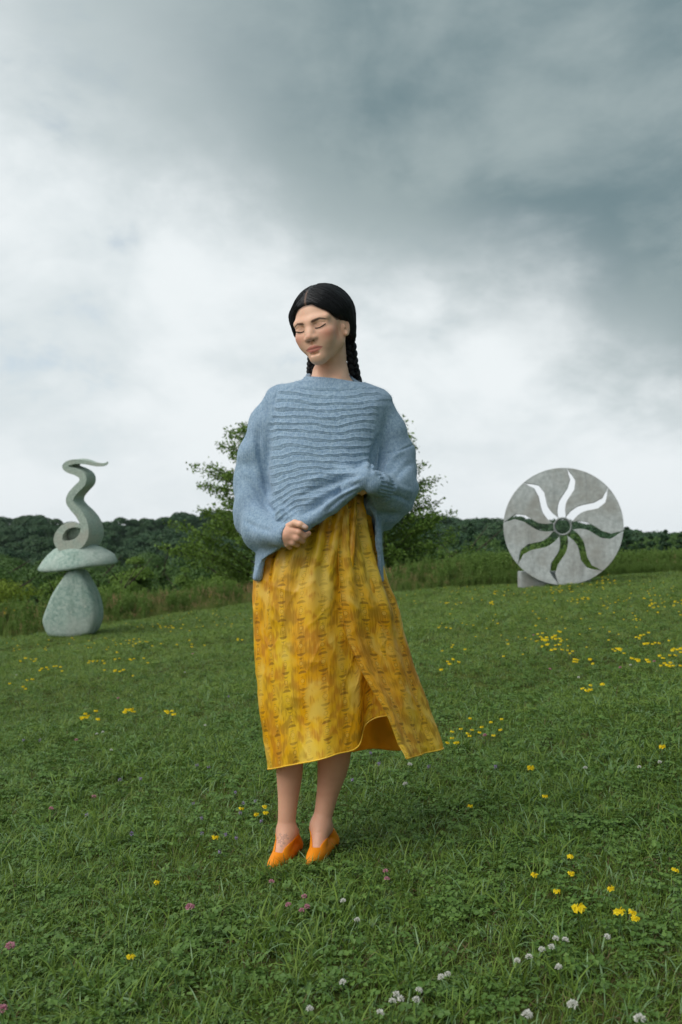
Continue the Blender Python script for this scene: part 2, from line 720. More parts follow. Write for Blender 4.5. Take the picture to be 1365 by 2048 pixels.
E.nt.links.new(mx.outputs[0], E.nt.nodes['Material Output'].inputs[0])

m_lining, b = material('skirt_lining', 0.7, 0.2)
plug(b, 'Base Color', e_mix(e_noise(coords(), 60, 3), lin(250, 212, 84), lin(242, 196, 66)))
tr = E.nt.nodes.new('ShaderNodeBsdfTranslucent')
tr.inputs[0].default_value = (*lin(252, 206, 70), 1)
mx = E.nt.nodes.new('ShaderNodeMixShader')
mx.inputs[0].default_value = 0.62
E.nt.links.new(b.outputs[0], mx.inputs[1])
E.nt.links.new(tr.outputs[0], mx.inputs[2])
E.nt.links.new(mx.outputs[0], E.nt.nodes['Material Output'].inputs[0])
bump(b, e_noise(coords(), 500, 2), 0.15, 0.001)

m_shoe, b = material('orange_suede', 0.62, 0.3)
plug(b, 'Base Color', e_mix(e_noise(coords(), 40, 3), lin(240, 148, 8), lin(222, 120, 4)))
bump(b, e_noise(coords(), 350, 3), 0.25, 0.002)

# --- her body: one continuous skin surface
HS = 1.06
HR = rot('Y', -9.0) @ rot('Z', -27) @ rot('X', 9)
HT = W(645, 650, -0.015)
R_, T_ = HR * HS, HT
xs = grid_axis([(-0.36, -0.20, 0.007), (-0.20, 0.07, 0.002), (0.07, 0.10, 0.003), (0.10, 0.26, 0.006)])
ys = grid_axis([(Y0 - 0.27, Y0 + 0.09, 0.002), (Y0 + 0.09, Y0 + 0.22, 0.006)])
zs = grid_axis([(-0.06, 0.13, 0.002), (0.13, 0.92, 0.009), (0.92, 1.055, 0.0022), (1.055, 1.43, 0.009), (1.43, 1.78, 0.0019)])
B = Field(xs, ys, zs)


def hc(a, b_, ra, rb, k=0.0, op='union'):
    B.cone(a, b_, ra * HS, rb * HS, k, op, R_, T_)


def he(c, r, k=0.0, op='union', rot_=None):
    B.ell(c, np.array(r) * HS, k, op, HR * 1.0, T_ + HR @ (np.array(c) * (HS - 1)), rot_)


he((0, 0.012, 0.030), (0.073, 0.093, 0.082))
he((0, -0.030, -0.016), (0.0598, 0.060, 0.076), 0.02)
he((0, -0.044, -0.043), (0.0435, 0.041, 0.055), 0.02)
for s in (-1, 1):
    hc((s * 0.053, 0.002, -0.034), (s * 0.0430, -0.010, -0.056), 0.0125, 0.0125, 0.024)
    hc((s * 0.0420, -0.014, -0.057), (s * 0.009, -0.068, -0.0905), 0.0135, 0.0130, 0.028)
    he((s * 0.0385, -0.0630, -0.026), (0.0215, 0.019, 0.017), 0.02)
    he((s * 0.030, -0.065, -0.047), (0.021, 0.016, 0.021), 0.02)
    hc((s * 0.048, -0.0655, 0.014), (s * 0.013, -0.0815, 0.012), 0.0078, 0.0078, 0.018)
hc((-0.005, -0.0715, -0.0895), (0.005, -0.0715, -0.0895), 0.0148, 0.0148, 0.020)
he((0, -0.0665, -0.062), (0.028, 0.0215, 0.025), 0.018)
for s in (-1, 1):
    he((s * 0.0300, -0.0975, -0.004), (0.017, 0.0150, 0.0095), 0.014, 'cut')
    he((s * 0.0310, -0.0645, -0.0050), (0.0180, 0.0158, 0.0140), 0.012)
    hc((s * 0.017, -0.0835, 0.0010), (s * 0.031, -0.0872, 0.0030), 0.0005, 0.0009, 0.005, 'cut')
    hc((s * 0.031, -0.0872, 0.0030), (s * 0.047, -0.0765, 0.0000), 0.0009, 0.0005, 0.005, 'cut')
hc((0, -0.0775, 0.008), (0, -0.0900, -0.018), 0.0066, 0.0080, 0.016)
hc((0, -0.0890, -0.018), (0, -0.0965, -0.0315), 0.0078, 0.0100, 0.014)
for s in (-1, 1):
    he((s * 0.0118, -0.0900, -0.0350), (0.0076, 0.0095, 0.0068), 0.008)
    he((s * 0.0068, -0.0965, -0.0430), (0.0036, 0.0050, 0.0024), 0.003, 'cut')
hc((0, -0.0915, -0.046), (0, -0.0910, -0.054), 0.0020, 0.0024, 0.004, 'cut')
for s in (-1, 1):
    hc((s * 0.0045, -0.0905, -0.0603), (s * 0.0225, -0.0805, -0.0640), 0.0038, 0.0024, 0.006)
    hc((s * 0.0050, -0.0878, -0.0700), (s * 0.0200, -0.0810, -0.0668), 0.0056, 0.0030, 0.006)
    hc((s * 0.0, -0.0985, -0.0648), (s * 0.0220, -0.0880, -0.0640), 0.0014, 0.0010, 0.003, 'cut')
hc((-0.010, -0.0890, -0.0795), (0.010, -0.0890, -0.0795), 0.0026, 0.0026, 0.007, 'cut')
for s in (-1, 1):
    er = rot('Z', s * -22) @ rot('X', -8)
    he((s * 0.0715, -0.002, -0.021), (0.0068, 0.0160, 0.0280), 0.004, rot_=er)
    he((s * 0.0785, -0.006, -0.016), (0.0040, 0.0098, 0.0175), 0.003, 'cut', rot_=er)
    hc((s * 0.0730, -0.010, -0.042), (s * 0.0715, -0.007, -0.037), 0.0058, 0.0058, 0.004)
    hc((s * 0.0735, -0.012, -0.023), (s * 0.0730, -0.013, -0.018), 0.0040, 0.0030, 0.003)
# neck, shoulders, trunk
neck_top = R_ @ np.array((0, 0.026, -0.055)) + T_
nb = W(664, 772, 0.035)
B.cone(neck_top, nb, 0.0465, 0.0510, 0.022)
for s, q in ((-1, W(636, 740, 0.0)), (1, W(684, 738, 0.01))):
    B.cone(q + v3(0, 0.005, 0), W(660 + s * 12, 778, -0.045), 0.010, 0.008, 0.022)
B.cone(W(664, 790, 0.035), W(615, 810, 0.03), 0.045, 0.035, 0.03)
B.cone(W(664, 790, 0.035), W(712, 814, 0.03), 0.045, 0.035, 0.03)
B.cone(W(615, 810, 0.03), W(570, 820, 0.03), 0.036, 0.034, 0.03)
B.cone(W(712, 814, 0.03), W(754, 826, 0.03), 0.036, 0.034, 0.03)
chest, waist, hips = W(656, 850, 0.03), W(644, 985, 0.02), W(632, 1110, 0.02)
B.ell(chest, (0.135, 0.088, 0.14), 0.06)
B.ell(waist, (0.108, 0.078, 0.12), 0.08)
B.ell(hips, (0.138, 0.088, 0.12), 0.08)
# legs
for leg in (
    [(598, 1170, 0.02, 0.070), (588, 1330, 0.015, 0.056), (582, 1440, 0.018, 0.0445), (580, 1500, 0.024, 0.0425), (579.5, 1545, 0.026, 0.0395),
     (577, 1595, 0.024, 0.0310), (574, 1640, 0.018, 0.0262), (574.5, 1662, 0.022, 0.0272)],
    [(666, 1170, 0.02, 0.070), (668, 1330, 0.015, 0.060), (668, 1440, 0.015, 0.0510), (668.5, 1500, 0.022, 0.0510), (666, 1535, 0.03, 0.0462),
     (657, 1580, 0.033, 0.0345), (648, 1625, 0.027, 0.0282), (642, 1650, 0.022, 0.0280)]):
    lg = catmull([np.append(W(*p[:3]), p[3]) for p in leg], 40)
    for p, q in zip(lg[:-1], lg[1:]):
        B.cone(p[:3], q[:3], p[3], q[3], 0.003 if p[2] < 0.75 else 0.02)


def foot_line(ft, t=0.0):
    d_ = ft['toe'] - ft['ball']
    pts = [np.append(ft['heel'] + v3(0, 0.006, 0), 0.0225 + t), np.append(ft['heel'] * 0.6 + ft['ball'] * 0.4 + v3(0, 0, 0.002), 0.0245 + t), np.append(ft['ball'], 0.0245 + t),
           np.append(ft['toe'] - d_ * 0.35 - v3(0, 0, 0.001), 0.0185 + t), np.append(ft['toe'] + v3(0, 0, -0.002), 0.0120 + t)]
    if t > 0:
        pts.append(np.append(ft['toe'] + d_ * 0.33 + v3(0, 0, -0.004), 0.006))
    return catmull(pts, 22)


FEET = [dict(ankle=W(574.5, 1662, 0.022), heel=v3(W(586, 1690)[0], Y0 + 0.062, 0.030), ball=v3(W(564, 1690)[0], Y0 - 0.042, 0.024), toe=v3(W(550, 1690)[0], Y0 - 0.096, 0.014)),
        dict(ankle=W(642, 1650, 0.022), heel=v3(W(660, 1690)[0], Y0 + 0.074, 0.040), ball=v3(W(637, 1690)[0], Y0 - 0.030, 0.034), toe=v3(W(624, 1690)[0], Y0 - 0.082, 0.024))]
for ft in FEET:
    B.cone(ft['ankle'], ft['heel'], 0.027, 0.026, 0.02)
    B.cone(ft['ankle'] + v3(0, -0.012, -0.006), ft['ball'] + v3(0, 0, 0.012), 0.026, 0.022, 0.022)
    fl = foot_line(ft)
    for p, q in zip(fl[:-1], fl[1:]):
        B.cone(p[:3], q[:3], p[3], q[3], 0.004)
    for s in (-1, 1):
        B.ell(ft['ankle'] + v3(s * 0.027, 0.014, -0.010 + s * 0.004), (0.009, 0.011, 0.011), 0.012)
# arms
B.cone(W(570, 820, 0.03), W(515, 985, 0.03), 0.036, 0.031, 0.03)
B.cone(W(515, 985, 0.03), W(538, 1058, -0.090), 0.031, 0.025, 0.02)
B.cone(W(538, 1058, -0.090), W(562, 1072, -0.165), 0.025, 0.0235, 0.02)
B.cone(W(754, 826, 0.03), W(785, 960, 0.025), 0.036, 0.031, 0.03)
B.cone(W(785, 960, 0.025), W(757, 976, -0.150), 0.031, 0.0235, 0.02)


def chain(pts, k=0.0030):
    for p, q in zip(pts[:-1], pts[1:]):
        B.cone(W(*p[:3]), W(*q[:3]), p[3], q[3], k)


# her right hand, the one on the left of the picture: back of the hand to us, thumb over the hem
B.cone(W(562, 1072, -0.165), W(577, 1070, -0.193), 0.024, 0.024, 0.012)
B.cone(W(577, 1062, -0.196), W(598, 1064, -0.212), 0.0150, 0.0108, 0.007)
B.cone(W(575, 1073, -0.194), W(594, 1076, -0.211), 0.0155, 0.0106, 0.006)
B.cone(W(571, 1081, -0.190), W(586, 1085, -0.204), 0.0135, 0.0096, 0.006)
chain([(599, 1065, -0.212, 0.0108), (609, 1072, -0.204, 0.0092), (618, 1067, -0.188, 0.0074)])
chain([(595, 1077, -0.210, 0.0106), (605, 1081, -0.196, 0.0090), (606, 1080, -0.172, 0.0076)])
chain([(587, 1085, -0.203, 0.0098), (594, 1089, -0.188, 0.0085), (594, 1088, -0.166, 0.0072)])
chain([(575, 1089, -0.192, 0.0084), (580, 1094, -0.180, 0.0072), (580, 1093, -0.162, 0.0062)])
chain([(575, 1056, -0.188, 0.0130), (590, 1046, -0.212, 0.0100), (601, 1049, -0.222, 0.0096), (612, 1055, -0.2215, 0.0078)])
# her left hand, mostly behind the gathered hem
B.cone(W(757, 976, -0.150), W(742, 972, -0.172), 0.024, 0.022, 0.012)
B.cone(W(742, 972, -0.172), W(726, 966, -0.178), 0.022, 0.017, 0.012)
chain([(724, 960, -0.182, 0.0100), (712, 962, -0.172, 0.0088), (708, 969, -0.160, 0.0074)])
chain([(724, 968, -0.182, 0.0100), (713, 972, -0.172, 0.0088), (710, 978, -0.160, 0.0074)])
chain([(727, 976, -0.180, 0.0096), (718, 980, -0.172, 0.0085), (716, 984, -0.160, 0.0070)])
chain([(732, 981, -0.176, 0.0082), (725, 985, -0.168, 0.0072), (724, 988, -0.158, 0.0062)])
chain([(738, 958, -0.178, 0.0115), (726, 951, -0.190, 0.0098), (714, 954, -0.192, 0.0078)])

V, Q = B.nets()
V = relax(V, Q, 1, 0.35)
L = (V - T_) @ HR / HS          # head-local coordinates for the make-up and brows
x, y, z = L.T
ax_ = np.abs(x)
tint = np.tile(np.array(lin(238, 190, 162)), (len(V), 1))


def paint(mask, colr, f=1.0):
    global tint
    w = np.clip(mask, 0, 1)[:, None] * f
    tint = tint * (1 - w) + w * np.array(colr)


head = (z > -0.16) & (y < 0.05)
front = (y < -0.03) & head
paint(np.exp(-(((ax_ - 0.050) / 0.022) ** 2 + ((z + 0.030) / 0.018) ** 2)) * front, lin(212, 122, 104), 0.55)
paint(np.exp(-((ax_ / 0.014) ** 2 + ((z + 0.036) / 0.014) ** 2)) * front, lin(222, 146, 124), 0.35)
paint(sstep(z, 0.03, 0.06) * front, lin(240, 196, 168), 0.4)
lip_top = np.interp(ax_, (0, 0.005, 0.014, 0.0275), (-0.0568, -0.0553, -0.0580, -0.0642))
lip_bot = np.interp(ax_, (0, 0.009, 0.019, 0.0275), (-0.0757, -0.0748, -0.0712, -0.0650))
lip = sstep(z, lip_bot - 0.001, lip_bot + 0.0014) * (1 - sstep(z, lip_top - 0.0014, lip_top + 0.001)) * (ax_ < 0.0280) * (y < -0.066)
paint(lip, lin(204, 120, 110), 0.92)
paint((y < -0.066) * np.exp(-((z + 0.0648) / 0.0015) ** 2) * (1 - sstep(ax_, 0.022, 0.029)), lin(96, 48, 42), 0.85)
brow_z = np.interp(ax_, (0.012, 0.022, 0.036, 0.053), (0.0085, 0.0108, 0.0135, 0.0070))
brow_w = np.interp(ax_, (0.011, 0.014, 0.030, 0.046, 0.055), (0.0018, 0.0038, 0.0036, 0.0025, 0.0010))
brow = (1 - sstep(np.abs(z - brow_z), brow_w * 0.5, brow_w * 1.25)) * sstep(ax_, 0.009, 0.015) * (1 - sstep(ax_, 0.050, 0.057)) * (y < -0.04)
paint(brow, lin(44, 33, 29), 0.92)
roots = -0.61 * y - 0.79 * z - 0.0015 - 0.34 * np.clip(x - 0.016, 0, 0.05) - 0.15 * np.clip(-x - 0.02, 0, 0.04)
paint((1 - sstep(roots, 0.000, 0.0065)) * (z > 0.0) * (z < 0.12), lin(46, 36, 32), 0.85)
lid = np.exp(-(((ax_ - 0.031) / 0.015) ** 2 + ((z + 0.002) / 0.004) ** 2)) * front
paint(lid, lin(176, 126, 104), 0.35)
lash_z = np.interp(ax_, (0.0165, 0.023, 0.031, 0.040, 0.048), (-0.0095, -0.0112, -0.0114, -0.0090, -0.0050))
paint(np.exp(-((z - lash_z) / 0.0016) ** 2) * (ax_ > 0.0165) * (ax_ < 0.0485) * (y < -0.05), lin(40, 28, 24), 0.8)
nost = np.exp(-(((ax_ - 0.0068) / 0.0042) ** 2 + ((z + 0.0438) / 0.0026) ** 2)) * (y < -0.085)
paint(nost, lin(84, 42, 34), 0.7)
ear_m = np.exp(-(((ax_ - 0.081) / 0.008) ** 2 + ((z + 0.008) / 0.030) ** 2 + ((y - 0.014) / 0.02) ** 2))
paint(ear_m, lin(200, 128, 104), 0.45)
# hands and knees a little ruddier, the ink flower on her right instep
hand_m = np.exp(-((V[:, 2] - 0.985) / 0.035) ** 2) * (V[:, 1] < Y0 - 0.14)
paint(hand_m, lin(205, 146, 120), 0.6)
paint(np.exp(-((V[:, 2] - 0.20) / 0.008) ** 2) * (V[:, 0] > -0.1), lin(178, 112, 92), 0.4)
paint((V[:, 2] < 0.9).astype(float), lin(205, 150, 122), 0.8)
ipx, ipy = px_of(V)
ink = np.zeros(len(V))
for qx, qy, qr in ((566, 1676, 5.5), (572, 1671, 4), (560, 1683, 4.5), (568, 1686, 3.5), (576, 1677, 2.5), (561, 1669, 3), (556, 1676, 2.5), (563, 1692, 3)):
    q = np.hypot(ipx - qx, ipy - qy)
    an = np.arctan2(ipy - qy, ipx - qx)
    ink = np.maximum(ink, np.clip(1.4 - q / (qr * (0.75 + 0.35 * np.cos(5 * an))), 0, 1) * np.clip((q / qr) * 2.2, 0.25, 1))
paint(ink * (V[:, 2] < 0.14) * (V[:, 1] < Y0 + 0.03), lin(74, 84, 92), 0.7)
body = plink('body', V, Q, [m_skin])
set_color(body.data, 'tint', tint)
BODY_V, BODY_Q = V, Q


def face_y(xl, zl):
    """local depth of the face surface at (xl, zl)"""
    m = (np.abs(x - xl) < 0.0028) & (np.abs(z - zl) < 0.0028) & (y < -0.02)
    return np.median(y[m]) if m.any() else -0.08


def on_face(pts, out=0.0006):
    return np.array([R_ @ np.array((px_, face_y(px_, pz_) - out, pz_)) + T_ for px_, pz_ in pts])


for s in (-1, 1):
    xs_ = np.linspace(0.0170, 0.0490, 14)
    zz = np.interp(xs_, (0.0165, 0.023, 0.031, 0.040, 0.048, 0.0495), (-0.0095, -0.0112, -0.0114, -0.0090, -0.0050, -0.0042))
    arc = on_face([(s * a, c) for a, c in zip(xs_, zz)])
    arc = relax_line = (arc + np.vstack((arc[:1], arc[:-1])) + np.vstack((arc[1:], arc[-1:]))) / 3
    parts = [tube(arc, np.interp(np.linspace(0, 1, 14), (0, 0.3, 0.8, 1), (0.0005, 0.0010, 0.0014, 0.0006)), 5)]
    for i in range(1, 13):                       # single lashes hanging from the closed lid
        for j in (0.0, 0.5):
            p = arc[i] * (1 - j) + arc[min(i + 1, 13)] * j
            dirl = HR @ np.array((s * (i - 5) * 0.10, -0.9, -0.75))
            parts.append(tube(np.array((p, p + dirl * 0.0018, p + dirl * 0.0032 + HR @ np.array((0, -0.0008, 0.0006)))), (0.0004, 0.0003, 0.00012), 3))
    VV, QQ = merge(parts)
    plink('eyelashes', VV, QQ, [m_lash])
# thumb nail
nl = []
c0_, ux, uy_ = W(609.5, 1053.0, -0.2295), W(613, 1055, -0.2290) - W(606, 1051.5, -0.2300), None
ux /= np.linalg.norm(ux)
uz = v3(0, -0.95, 0.3)
uy_ = np.cross(uz, ux)
uy_ /= np.linalg.norm(uy_)
gu, gv = np.meshgrid(np.linspace(-1, 1, 7), np.linspace(-1, 1, 7), indexing='ij')
NV = c0_ + (gu * 0.0065)[..., None] * ux + (gv * 0.0052 * np.sqrt(1 - 0.45 * gu ** 2))[..., None] * uy_ + ((1 - gv ** 2) * 0.0016 - gu ** 2 * 0.0006)[..., None] * np.cross(ux, uy_) * (1 if np.cross(ux, uy_)[1] < 0 else -1)
ii, jj = [a.ravel() for a in np.meshgrid(np.arange(6), np.arange(6), indexing='ij')]
NQ = np.stack((ii * 7 + jj, ii * 7 + jj + 1, (ii + 1) * 7 + jj + 1, (ii + 1) * 7 + jj), 1)
plink('thumbnail', NV.reshape(-1, 3), NQ, [m_nail])

# --- hair: a sleek cap with a centre part, and two braids
hx = grid_axis([(T_[0] - 0.135, T_[0] + 0.135, 0.002)])
hy = grid_axis([(T_[1] - 0.14, T_[1] + 0.15, 0.002)])
hz = grid_axis([(T_[2] - 0.14, T_[2] + 0.15, 0.002)])
H = Field(hx, hy, hz)


def hh(c, r, k=0.0, op='union', rot_=None):
    H.ell(c, np.array(r) * HS, k, op, HR, T_ + HR @ (np.array(c) * (HS - 1)), rot_)


hh((0, 0.016, 0.030), (0.0825, 0.1035, 0.0860))
hh((0.004, 0.038, 0.036), (0.076, 0.082, 0.076), 0.02)
hh((0, 0.050, -0.020), (0.066, 0.052, 0.060), 0.03)
hh((0.0, 0.070, -0.050), (0.040, 0.030, 0.040), 0.03)
for s in (-1, 1):
    hh((s * 0.056, 0.020, 0.022), (0.029, 0.058, 0.045), 0.02)
    H.cone((s * 0.060, 0.040, -0.030), (s * 0.066, 0.042, -0.062), 0.021, 0.014, 0.02, 'union', R_, T_)
H.cone((-0.073, -0.024, 0.045), (-0.077, -0.012, -0.012), 0.014, 0.010, 0.018, 'union', R_, T_)
H.cone((-0.079, -0.012, -0.012), (-0.073, 0.010, -0.040), 0.010, 0.009, 0.010, 'union', R_, T_)


def cut_face(X, Y, Z):
    px_, py_, pz_ = X - T_[0], Y - T_[1], Z - T_[2]
    lx, ly, lz = [(HR[0, i] * px_ + HR[1, i] * py_ + HR[2, i] * pz_) / HS for i in range(3)]
    wave = 0.0015 * np.sin(lx * 260) * np.sin(lz * 140 + 1)
    d1 = 0.0015 - (-0.61 * ly - 0.79 * lz) + wave + 0.5 * np.clip(-lx - 0.052, 0, 1) + 0.34 * np.clip(lx - 0.016, 0, 0.05) + 0.15 * np.clip(-lx - 0.02, 0, 0.04)           # in front of and below the hair line
    d2 = np.where(lx > -0.02, np.maximum(ly + 0.010, lz - 0.004), 1.0)                 # and round the ear
    d3 = np.sqrt((lx - 0.084) ** 2 + ((ly + 0.009) * 1.2) ** 2 + ((lz + 0.027) * 0.66) ** 2) - 0.0180
    return np.minimum(np.minimum(d1, d2), d3) * HS


H.add((hx[0], hy[0], hz[0]), (hx[-1], hy[-1], hz[-1]), cut_face, 0.013, 'cut')
for a, b_ in (((0, -0.088, 0.055), (0, -0.074, 0.092)), ((0, -0.074, 0.092), (0, -0.040, 0.119))):
    H.cone(a, b_, 0.0042, 0.0036, 0.005, 'cut', R_, T_)
HV, HQ = H.nets()
HV = relax(HV, HQ, 2, 0.5)
HL = (HV - T_) @ HR / HS
hair = plink('hair', HV, HQ, [m_hair])
# strands comb from the part, over the sides and back
cr = np.arctan2(HL[:, 1] + 0.02, HL[:, 2] + 0.05)
flow = np.stack((cr * 62 + HL[:, 0] * 14 + 0.8 * fbm(HL, 30, 3), np.abs(HL[:, 0]) * 9, HL[:, 1] * 6), 1)
me = hair.data
at_ = me.attributes.new('flow', 'FLOAT_VECTOR', 'POINT')
at_.data.foreach_set('vector', flow.astype(np.float32).ravel())
pl = np.exp(-(HL[:, 0] / 0.0026) ** 2) * (1 - sstep(HL[:, 1], -0.055, -0.035)) * (HL[:, 2] > 0.05)
set_float(me, 'scalp', pl * 0.85)


# combed strands that lie on the cap, from the part and the hair line back to the braids
HD = HL - np.array((0, 0.02, 0.02))
HRad = np.linalg.norm(HD, axis=1)
HDn = HD / HRad[:, None]
parts, flows = [], []
rs = np.random.default_rng(9)
for i in range(520):
    s = 1 if i % 2 else -1
    f_ = rs.random()
    st = np.array((s * 0.003, -0.078 + 0.125 * f_, 0.095 - 0.05 * (f_ < 0.2) * (0.2 - f_) * 5))
    if i % 5 == 0:
        a_ = rs.uniform(0.1, 0.9)
        st = np.array((s * 0.07 * a_, -0.075 + 0.045 * a_, 0.068 - 0.045 * a_))
    en = np.array((s * 0.068, 0.030 + 0.02 * rs.random(), -0.030 - 0.02 * rs.random()))
    d0, d1 = st - np.array((0, 0.02, 0.02)), en - np.array((0, 0.02, 0.02))
    d0, d1 = d0 / np.linalg.norm(d0), d1 / np.linalg.norm(d1)
    om = math.acos(float(np.clip(d0 @ d1, -1, 1)))
    tt_ = np.linspace(rs.uniform(0.0, 0.25), rs.uniform(0.75, 1.0), 12)
    dd = (np.sin((1 - tt_) * om)[:, None] * d0 + np.sin(tt_ * om)[:, None] * d1) / math.sin(om)
    near = np.argmax(dd @ HDn.T, axis=1)
    if (dd * HDn[near]).sum(1).min() < 0.997:
        continue
    lift = 0.0007 + (0.0022 * rs.random() * np.sin(tt_ * 3.1) if i % 9 == 0 else 0.0003 * rs.random())
    rr_ = np.convolve(np.pad(HRad[near], 1, mode='edge'), (0.25, 0.5, 0.25), 'valid') + lift
    pl_ = np.array((0, 0.02, 0.02)) + dd * rr_[:, None]
    VV, QQ = tube(pl_ @ R_.T + T_, 0.0009 if i % 9 else 0.0004, 4)
    parts.append((VV, QQ))
    flows.append(np.tile((rs.random() * 60, 0, 0), (len(VV), 1)))
VV, QQ = merge(parts)
o = plink('hair_strands', VV, QQ, [m_hair], hair)
fl = o.data.attributes.new('flow', 'FLOAT_VECTOR', 'POINT')
fl.data.foreach_set('vector', np.concatenate(flows).astype(np.float32).ravel())


def braid(pts, r, turns, seed):
    cl = catmull([W(*p) for p in pts], 90)
    t = np.linspace(0, 1, 90)
    T = np.gradient(cl, axis=0)
    T /= np.linalg.norm(T, axis=1, keepdims=True)
    A = np.cross(T, v3(0, 1, 0))
    A /= np.linalg.norm(A, axis=1, keepdims=True)
    D = np.cross(A, T)
    rr = r * np.interp(t, (0, 0.15, 0.9, 1), (1.1, 1.0, 0.85, 0.7))
    parts = []
    flows = []
    for s in range(3):
        ph = t * turns * 2 * math.pi + s * 2 * math.pi / 3
        c = cl + A * (np.sin(ph) * rr * 0.72)[:, None] + D * (np.sin(2 * ph) * rr * 0.42)[:, None]
        VV, QQ = tube(c, rr * 0.66 * (0.92 + 0.10 * np.cos(ph)), 12)
        parts.append((VV, QQ))
        ang = np.tile(np.arange(12), 90)
        flows.append(np.stack((np.minimum(ang, 12 - ang) * 2.6 + s * 7, np.repeat(t, 12) * 14, np.zeros(90 * 12)), 1))
    VV, QQ = merge(parts)
    o = plink('braid', VV, QQ, [m_hair], hair)
    fl = o.data.attributes.new('flow', 'FLOAT_VECTOR', 'POINT')
    fl.data.foreach_set('vector', np.concatenate(flows).astype(np.float32).ravel())
    return o


braid([(692, 655, 0.035), (699, 680, 0.045), (703, 706, 0.05), (706, 730, 0.052), (711, 752, 0.066), (718, 790, 0.10), (722, 850, 0.135)], 0.0158, 3.6, 1)
braid([(628, 690, 0.09), (624, 715, 0.085), (622, 735, 0.080), (621, 752, 0.080), (616, 800, 0.115), (614, 850, 0.14)], 0.0112, 3.4, 2)
# --- sweater: a hollow shell with balloon sleeves, the hem pulled up between her hands
sx = grid_axis([(-0.37, 0.27, 0.0031)])
sy = grid_axis([(Y0 - 0.27, Y0 + 0.23, 0.0034)])
sz = grid_axis([(zof(1172, Y0), zof(742, Y0), 0.0031)])
S = Field(sx, sy, sz)
LV = np.array([  # py, left px, right px, centre depth, half depth
    (738, 612, 706, 0.028, 0.066), (752, 610, 710, 0.028, 0.070), (762, 600, 722, 0.028, 0.078), (769, 560, 746, 0.026, 0.082), (778, 544, 768, 0.024, 0.090),
    (792, 538, 780, 0.022, 0.100), (815, 533, 784, 0.018, 0.118), (850, 533, 776, 0.014, 0.134), (900, 535, 764, 0.006, 0.148), (950, 537, 756, 0.000, 0.160),
    (1000, 538, 754, -0.004, 0.172), (1050, 534, 762, -0.004, 0.176), (1100, 516, 768, 0.004, 0.168), (1180, 506, 769, 0.012, 0.160)], float)
LZ = zof(LV[:, 0], Y0)[::-1]


def torso(X, Y, Z):
    zr = Z.ravel()
    l = np.interp(zr, LZ, ((LV[:, 1] - CX) * MPX)[::-1])
    r = np.interp(zr, LZ, ((LV[:, 2] - CX) * MPX)[::-1])
    cy_ = np.interp(zr, LZ, (Y0 + LV[:, 3])[::-1])
    hb = np.interp(zr, LZ, LV[:, 4][::-1])
    sh = (1, 1, -1)
    cx_, a = ((l + r) / 2).reshape(sh), ((r - l) / 2).reshape(sh)
    cy_, hb = cy_.reshape(sh), hb.reshape(sh)
    q = (np.abs((X - cx_) / a) ** 2.35 + np.abs((Y - cy_) / hb) ** 2.35) ** (1 / 2.35)
    return (q - 1) * np.minimum(a, hb) * 0.9


full = ((sx[0], sy[0], sz[0]), (sx[-1], sy[-1], sz[-1]))
S.add(*full, torso)
S.F = np.maximum(S.F, -(S.F + 0.011))                       # hollow it
sl, X, Y, Z = S.region(*full)
PX = CX + FPX * X / Y
front_hem = np.interp(PX, (480, 540, 575, 600, 622, 650, 690, 716, 734, 744, 756, 770, 800), (1150, 1110, 1085, 1066, 1054, 1038, 1010, 990, 974, 985, 1018, 1034, 1050))
frw = 1 - sstep(Y, Y0 - 0.085, Y0 - 0.045 + 0 * X)
back_hem = np.interp(PX, (480, 520, 640, 770), (1157, 1159, 1165, 1163)) + 0 * Y
hem_py = front_hem * frw + back_hem * (1 - frw)
hem_z = zof(hem_py, Y)
S.F = np.maximum(S.F, (hem_z - Z) * 0.8)
neck_z = zof(np.interp(PX, (600, 616, 640, 665, 690, 716), (752, 753.5, 754.5, 756.5, 760.5, 765)), Y) + 0.03 * sstep(Y, Y0 + 0.02, Y0 + 0.09)
S.F = np.maximum(S.F, Z - neck_z)
# the gathered roll of the lifted front
roll = [(598, 1056, -0.184, 0.013), (630, 1036, -0.184, 0.013), (664, 1012, -0.186, 0.014), (698, 985, -0.192, 0.017), (724, 962, -0.204, 0.021), (740, 952, -0.206, 0.022)]
for p, q in zip(roll[:-1], roll[1:]):
    S.cone(W(*p[:3]), W(*q[:3]), p[3], q[3], 0.020)
for p, q in (((600, 1050, -0.184, 0.012), (560, 1030, -0.160, 0.016)), ((724, 956, -0.182, 0.018), (690, 945, -0.158, 0.014)), ((724, 958, -0.182, 0.016), (700, 968, -0.170, 0.014)),
             ((726, 956, -0.180, 0.014), (742, 935, -0.130, 0.014))):
    S.cone(W(*p[:3]), W(*q[:3]), p[3], q[3], 0.030)
S.F = np.maximum(S.F, np.where((PX > 560) & (PX < 728), (hem_z - Z) * 0.8 - 0.004, -1))
SLV = [(566, 806, 0.022, 0.055), (540, 850, 0.028, 0.062), (522, 910, 0.034, 0.066), (514, 970, 0.030, 0.066), (514, 1020, 0.004, 0.064), (520, 1052, -0.050, 0.056), (538, 1062, -0.105, 0.046)]
SRV = [(752, 816, 0.022, 0.055), (772, 860, 0.028, 0.058), (784, 910, 0.034, 0.066), (786, 950, 0.022, 0.072), (784, 975, -0.02, 0.070), (776, 984, -0.070, 0.056), (766, 980, -0.120, 0.040)]
ORIENT = []
for arm in (SLV, SRV):
    for p, q in zip(arm[:-1], arm[1:]):
        S.cone(W(*p[:3]), W(*q[:3]), p[3], q[3], 0.016)
